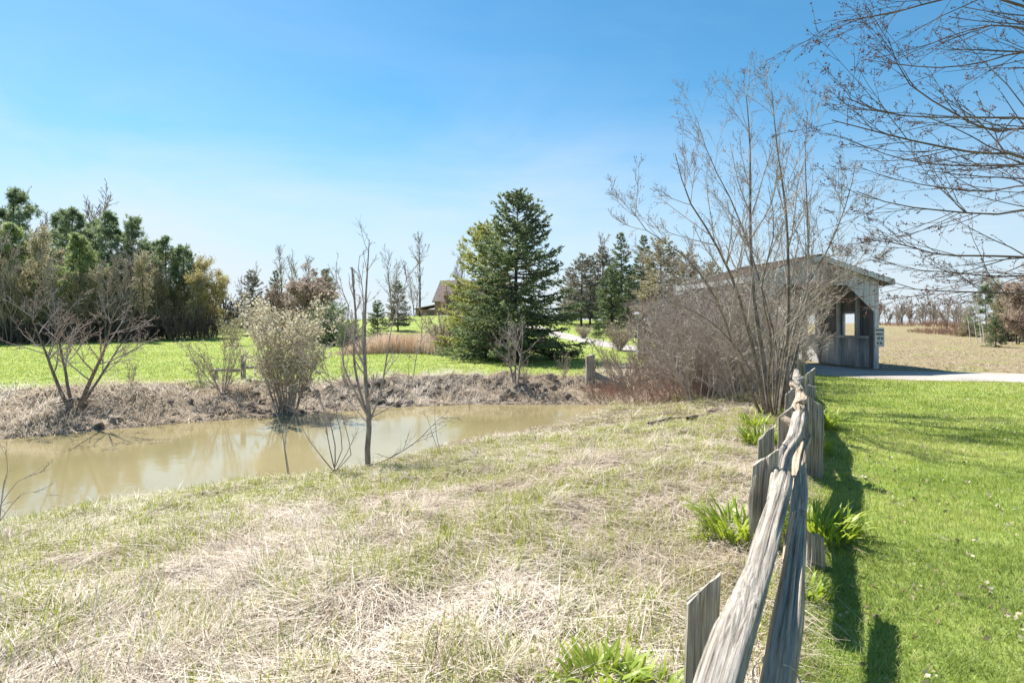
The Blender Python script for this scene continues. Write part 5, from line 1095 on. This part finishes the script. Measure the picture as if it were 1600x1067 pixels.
fl_ = FAR[1:-2]; seglen = np.linalg.norm(np.diff(fl_, axis=0), axis=1); cum = np.concatenate([[0], np.cumsum(seglen)])
while cnt < 240:
    s_ = rg.random() * cum[-1]; x = np.interp(s_, cum, fl_[:, 0]); y = np.interp(s_, cum, fl_[:, 1]); off = rg.uniform(.25, 2.8)
    pxx = 800 + F * x / y
    if pxx < 300 and rg.random() < .8: continue
    y2 = y + off * .97; x2 = x + off * .1
    sz = rg.uniform(.06, .15) * (1.5 if rg.random() < .12 else 1)
    o = obj('stone', stones[cnt % 6], None, (x2, y2, gz(x2, y2) + sz * .05), (rg.normal() * .25, rg.normal() * .25, rg.random() * 6.3), sz)
    tag(o, 'rough dark brown stone lying on the muddy far bank of the pond', 'stone', 'stones along the far pond bank'); cnt += 1

# ------------------------------------------------------------------ low rail across the pond, stump post, lamp post, sticks
l_ = gh(380, 592); Yq = l_[1]
rf = thing('low_rail_fence', 'low weathered rail on short posts at the lawn edge across the pond', 'fence', l_)
for px, pt, w in ((380, 553, .13), (455, 562, .16), (338, 575, .1)):
    x = XP(px, Yq); o = obj('post', post_mesh('post', ZP(pt, Yq) - gz(x, Yq), w, w * .8, .02, int(px), M['wood_z']), rf, (x - l_[0], .0, gz(x, Yq) - l_[2]))
for xa, xb, py in ((332, 381, 578), (379, 456, 574)):
    A = np.array([XP(xa, Yq), Yq - .1, ZP(py, Yq)]); B = np.array([XP(xb, Yq), Yq - .1, ZP(py, Yq)])
    obj('rail', rail_mesh('rail', B[0] - A[0], .055, xa, M['wood_x'], bend=.01), rf, tuple(A - np.array(l_)))
l_ = gh(922, 603); o = thing('stump_post', 'thick old wooden stump post on the bank beside a thin sapling', 'post', l_)
obj('post', post_mesh('post', ZP(553, l_[1]) - l_[2], .3, .24, .08, 5, M['wood_z']), o)
o2 = obj('broken_log', rail_mesh('broken_log', 1.3, .13, 71, M['wood_x'], bend=.04), None, (l_[0] + .15, l_[1] - .1, l_[2] + .33), (0, .28, -.5)); tag(o2, 'broken grey log leaning from the stump post down the bank', 'log')
l_ = gh(998, 562); Hl = ZP(487, l_[1]) - l_[2]
lp = thing('lamp_post', 'old wooden lamp post with a capped lantern and a hanging ring', 'lamp post', l_)
obj('post', post_mesh('post', Hl * .82, .13, .13, 0, 9, M['wood_z']), lp)
b = Bag()
for (z0, r0, z1, r1) in ((.82, .09, .84, .14), (.84, .14, .93, .17), (.93, .17, .945, .3), (.945, .3, .985, .22), (.985, .22, 1.0, .02)):
    v, f = tubes(np.array([[[0, 0, Hl * z0], [0, 0, Hl * z1]]]), np.array([[r0, r1]]), 10); b.add(v, f, .5, 1 if z0 == .84 else (2 if z0 >= .93 else 0))
obj('lantern', b.mesh('lantern', [M['dark_metal'], M['lamp_glass'], M['board']]), lp)
th = np.linspace(0, 2 * pi, 25); ringp = np.stack([-.28 + .2 * np.cos(th), np.full(25, -.1), Hl * .66 + .2 * np.sin(th)], 1)[None]
v, f = tubes(ringp, np.full((1, 25), .035), 6); obj('hanging_ring', Bag().add(v, f).mesh('hanging_ring', [M['dark_metal']], True), lp)
v, f = tubes(np.array([[[0, -.02, Hl * .78], [-.15, -.08, Hl * .775], [-.28, -.1, Hl * .76], [-.28, -.1, Hl * .73]]]), np.full((1, 4), .018), 5); obj('bracket', Bag().add(v, f).mesh('bracket', [M['dark_metal']]), lp)
l_ = gh(968, 598); o = obj('fallen_rail', rail_mesh('fallen_rail', 1.7, .05, 73, M['wood_x'], bend=.02), None, (XP(960, l_[1]), l_[1], ZP(574, l_[1]) ), (0, .015, .05)); tag(o, 'pale fallen rail caught in the brush beside the stump post', 'rail')

# sticks lying in the meadow
rg = np.random.default_rng(55)
for k, (xa, ya, xb, yb, r, lb) in enumerate([(1010, 668, 1080, 655, .035, 'dark rotten branch on the slope below the thicket'), (1075, 660, 1130, 640, .04, 'dark knotted branch lying towards the thicket'), (1110, 650, 1172, 628, .035, 'dark branch lying beside the stems of the tall tree'),
    (375, 880, 480, 830, .008, 'long thin dry stick lying in the near meadow'), (410, 792, 500, 797, .014, 'grey stick on the green strip near the shore'), (1010, 690, 1140, 700, .012, 'thin grey stick among fallen stalks by the fence'), (1030, 720, 1150, 735, .010, 'long brown stalk lying by the fence'), (60, 885, 250, 850, .006, 'thin pale stalk lying across the meadow end')]):
    A, B = np.array(gh(xa, ya)), np.array(gh(xb, yb)); mid = (A + B) / 2 + [0, 0, .02]; c = chain([A + [0, 0, r], mid + rg.normal(size=3) * .03, B + [0, 0, r]], 10) + rg.normal(size=(10, 3)) * r * .5
    c[:, 2] = ground_h(c[:, 0], c[:, 1]) + r * 1.3 + .01
    rgn = np.random.default_rng(k + 300); tb, cb = tree_parts((c - A)[None], (r * (1 - .5 * np.linspace(0, 1, 10)))[None], [dict(n=5, t0=.2, ang=.7, sd=.2, lr=.25, K=4, wob=.15, trop=-.05, rmin=.003)], rgn, None, (6, 4, 3, 3, 3))
    t = thing('fallen_branch', lb, 'branch', tuple(A)); mm = M['twig_dark'] if 'dark' in lb else M['twig_grey']; obj('stem', tb.mesh('stem', [mm], True), t); obj('crown', cb.mesh('crown', [mm]), t)  # crown here holds just the side twigs of the fallen branch

# ------------------------------------------------------------------ house on the hill
hx, hy = XP(676, 88), 88.0; hz = gz(hx + 5, hy)
house = thing('house', 'brown wooden house with a steep dark roof on the hill behind the spruces', 'house', (hx, hy, hz - .3), radians(-4))
Hw, Hd, He, Hr = 12.0, 8.0, ZP(468, 88) - hz + .3, ZP(437, 88) - hz + .3
b = Bag(); box(b, .3, Hw - .3, 0, Hd, 0, He)
V = [(.3, 0, He), (.3, Hd, He), (.3, Hd / 2, Hr - .1), (Hw - .3, 0, He), (Hw - .3, Hd, He), (Hw - .3, Hd / 2, Hr - .1)]; b.add(V, [(0, 2, 1), (3, 4, 5)])
obj('wall', b.mesh('wall', [M['house_wall']]), house)
b = Bag()
for sgn in (0, 1):
    y0, y1 = (-.5, Hd / 2) if not sgn else (Hd + .5, Hd / 2); e = He - .45
    b.add([(0.4, y1, Hr), (Hw - .4, y1, Hr), (Hw, y0, e), (0, y0, e), (0.4, y1, Hr + .15), (Hw - .4, y1, Hr + .15), (Hw, y0, e + .15), (0, y0, e + .15)], [(0, 1, 2, 3), (4, 7, 6, 5), (2, 6, 7, 3), (0, 3, 7, 4), (1, 5, 6, 2)])
rf_ = obj('roof', b.mesh('roof', [M['house_roof']]), house)
b = Bag(); box(b, 7.5, 8.3, Hd / 2 + .4, Hd / 2 + 1.2, Hr - 1.0, Hr + .9); obj('chimney', b.mesh('chimney', [M['stone']]), rf_)
for xw in (1.6, 4.2, 6.8, 9.4):
    b = Bag(); box(b, xw - .1, xw + 1.3, -.06, 0.02, 1.0, 2.5); wn = obj('window', b.mesh('window', [M['trim']]), house)
    b = Bag(); box(b, xw, xw + .57, -.1, -.05, 1.1, 2.4); box(b, xw + .63, xw + 1.2, -.1, -.05, 1.1, 2.4); obj('pane', b.mesh('pane', [M['pane']]), wn)
b = Bag(); box(b, -2.8, .3, 1, 6, 0, 1.3); wg = obj('wing', b.mesh('wing', [M['house_wall']]), house)
b = Bag(); b.add([(-3.1, .6, 1.25), (.28, .6, 1.9), (.28, 6.4, 1.9), (-3.1, 6.4, 1.25), (-3.1, .6, 1.4), (.28, .6, 2.05), (.28, 6.4, 2.05), (-3.1, 6.4, 1.4)], [(0, 3, 2, 1), (4, 5, 6, 7), (0, 1, 5, 4), (1, 2, 6, 5), (2, 3, 7, 6), (3, 0, 4, 7)]); obj('wing_roof', b.mesh('wing_roof', [M['house_roof']]), house)
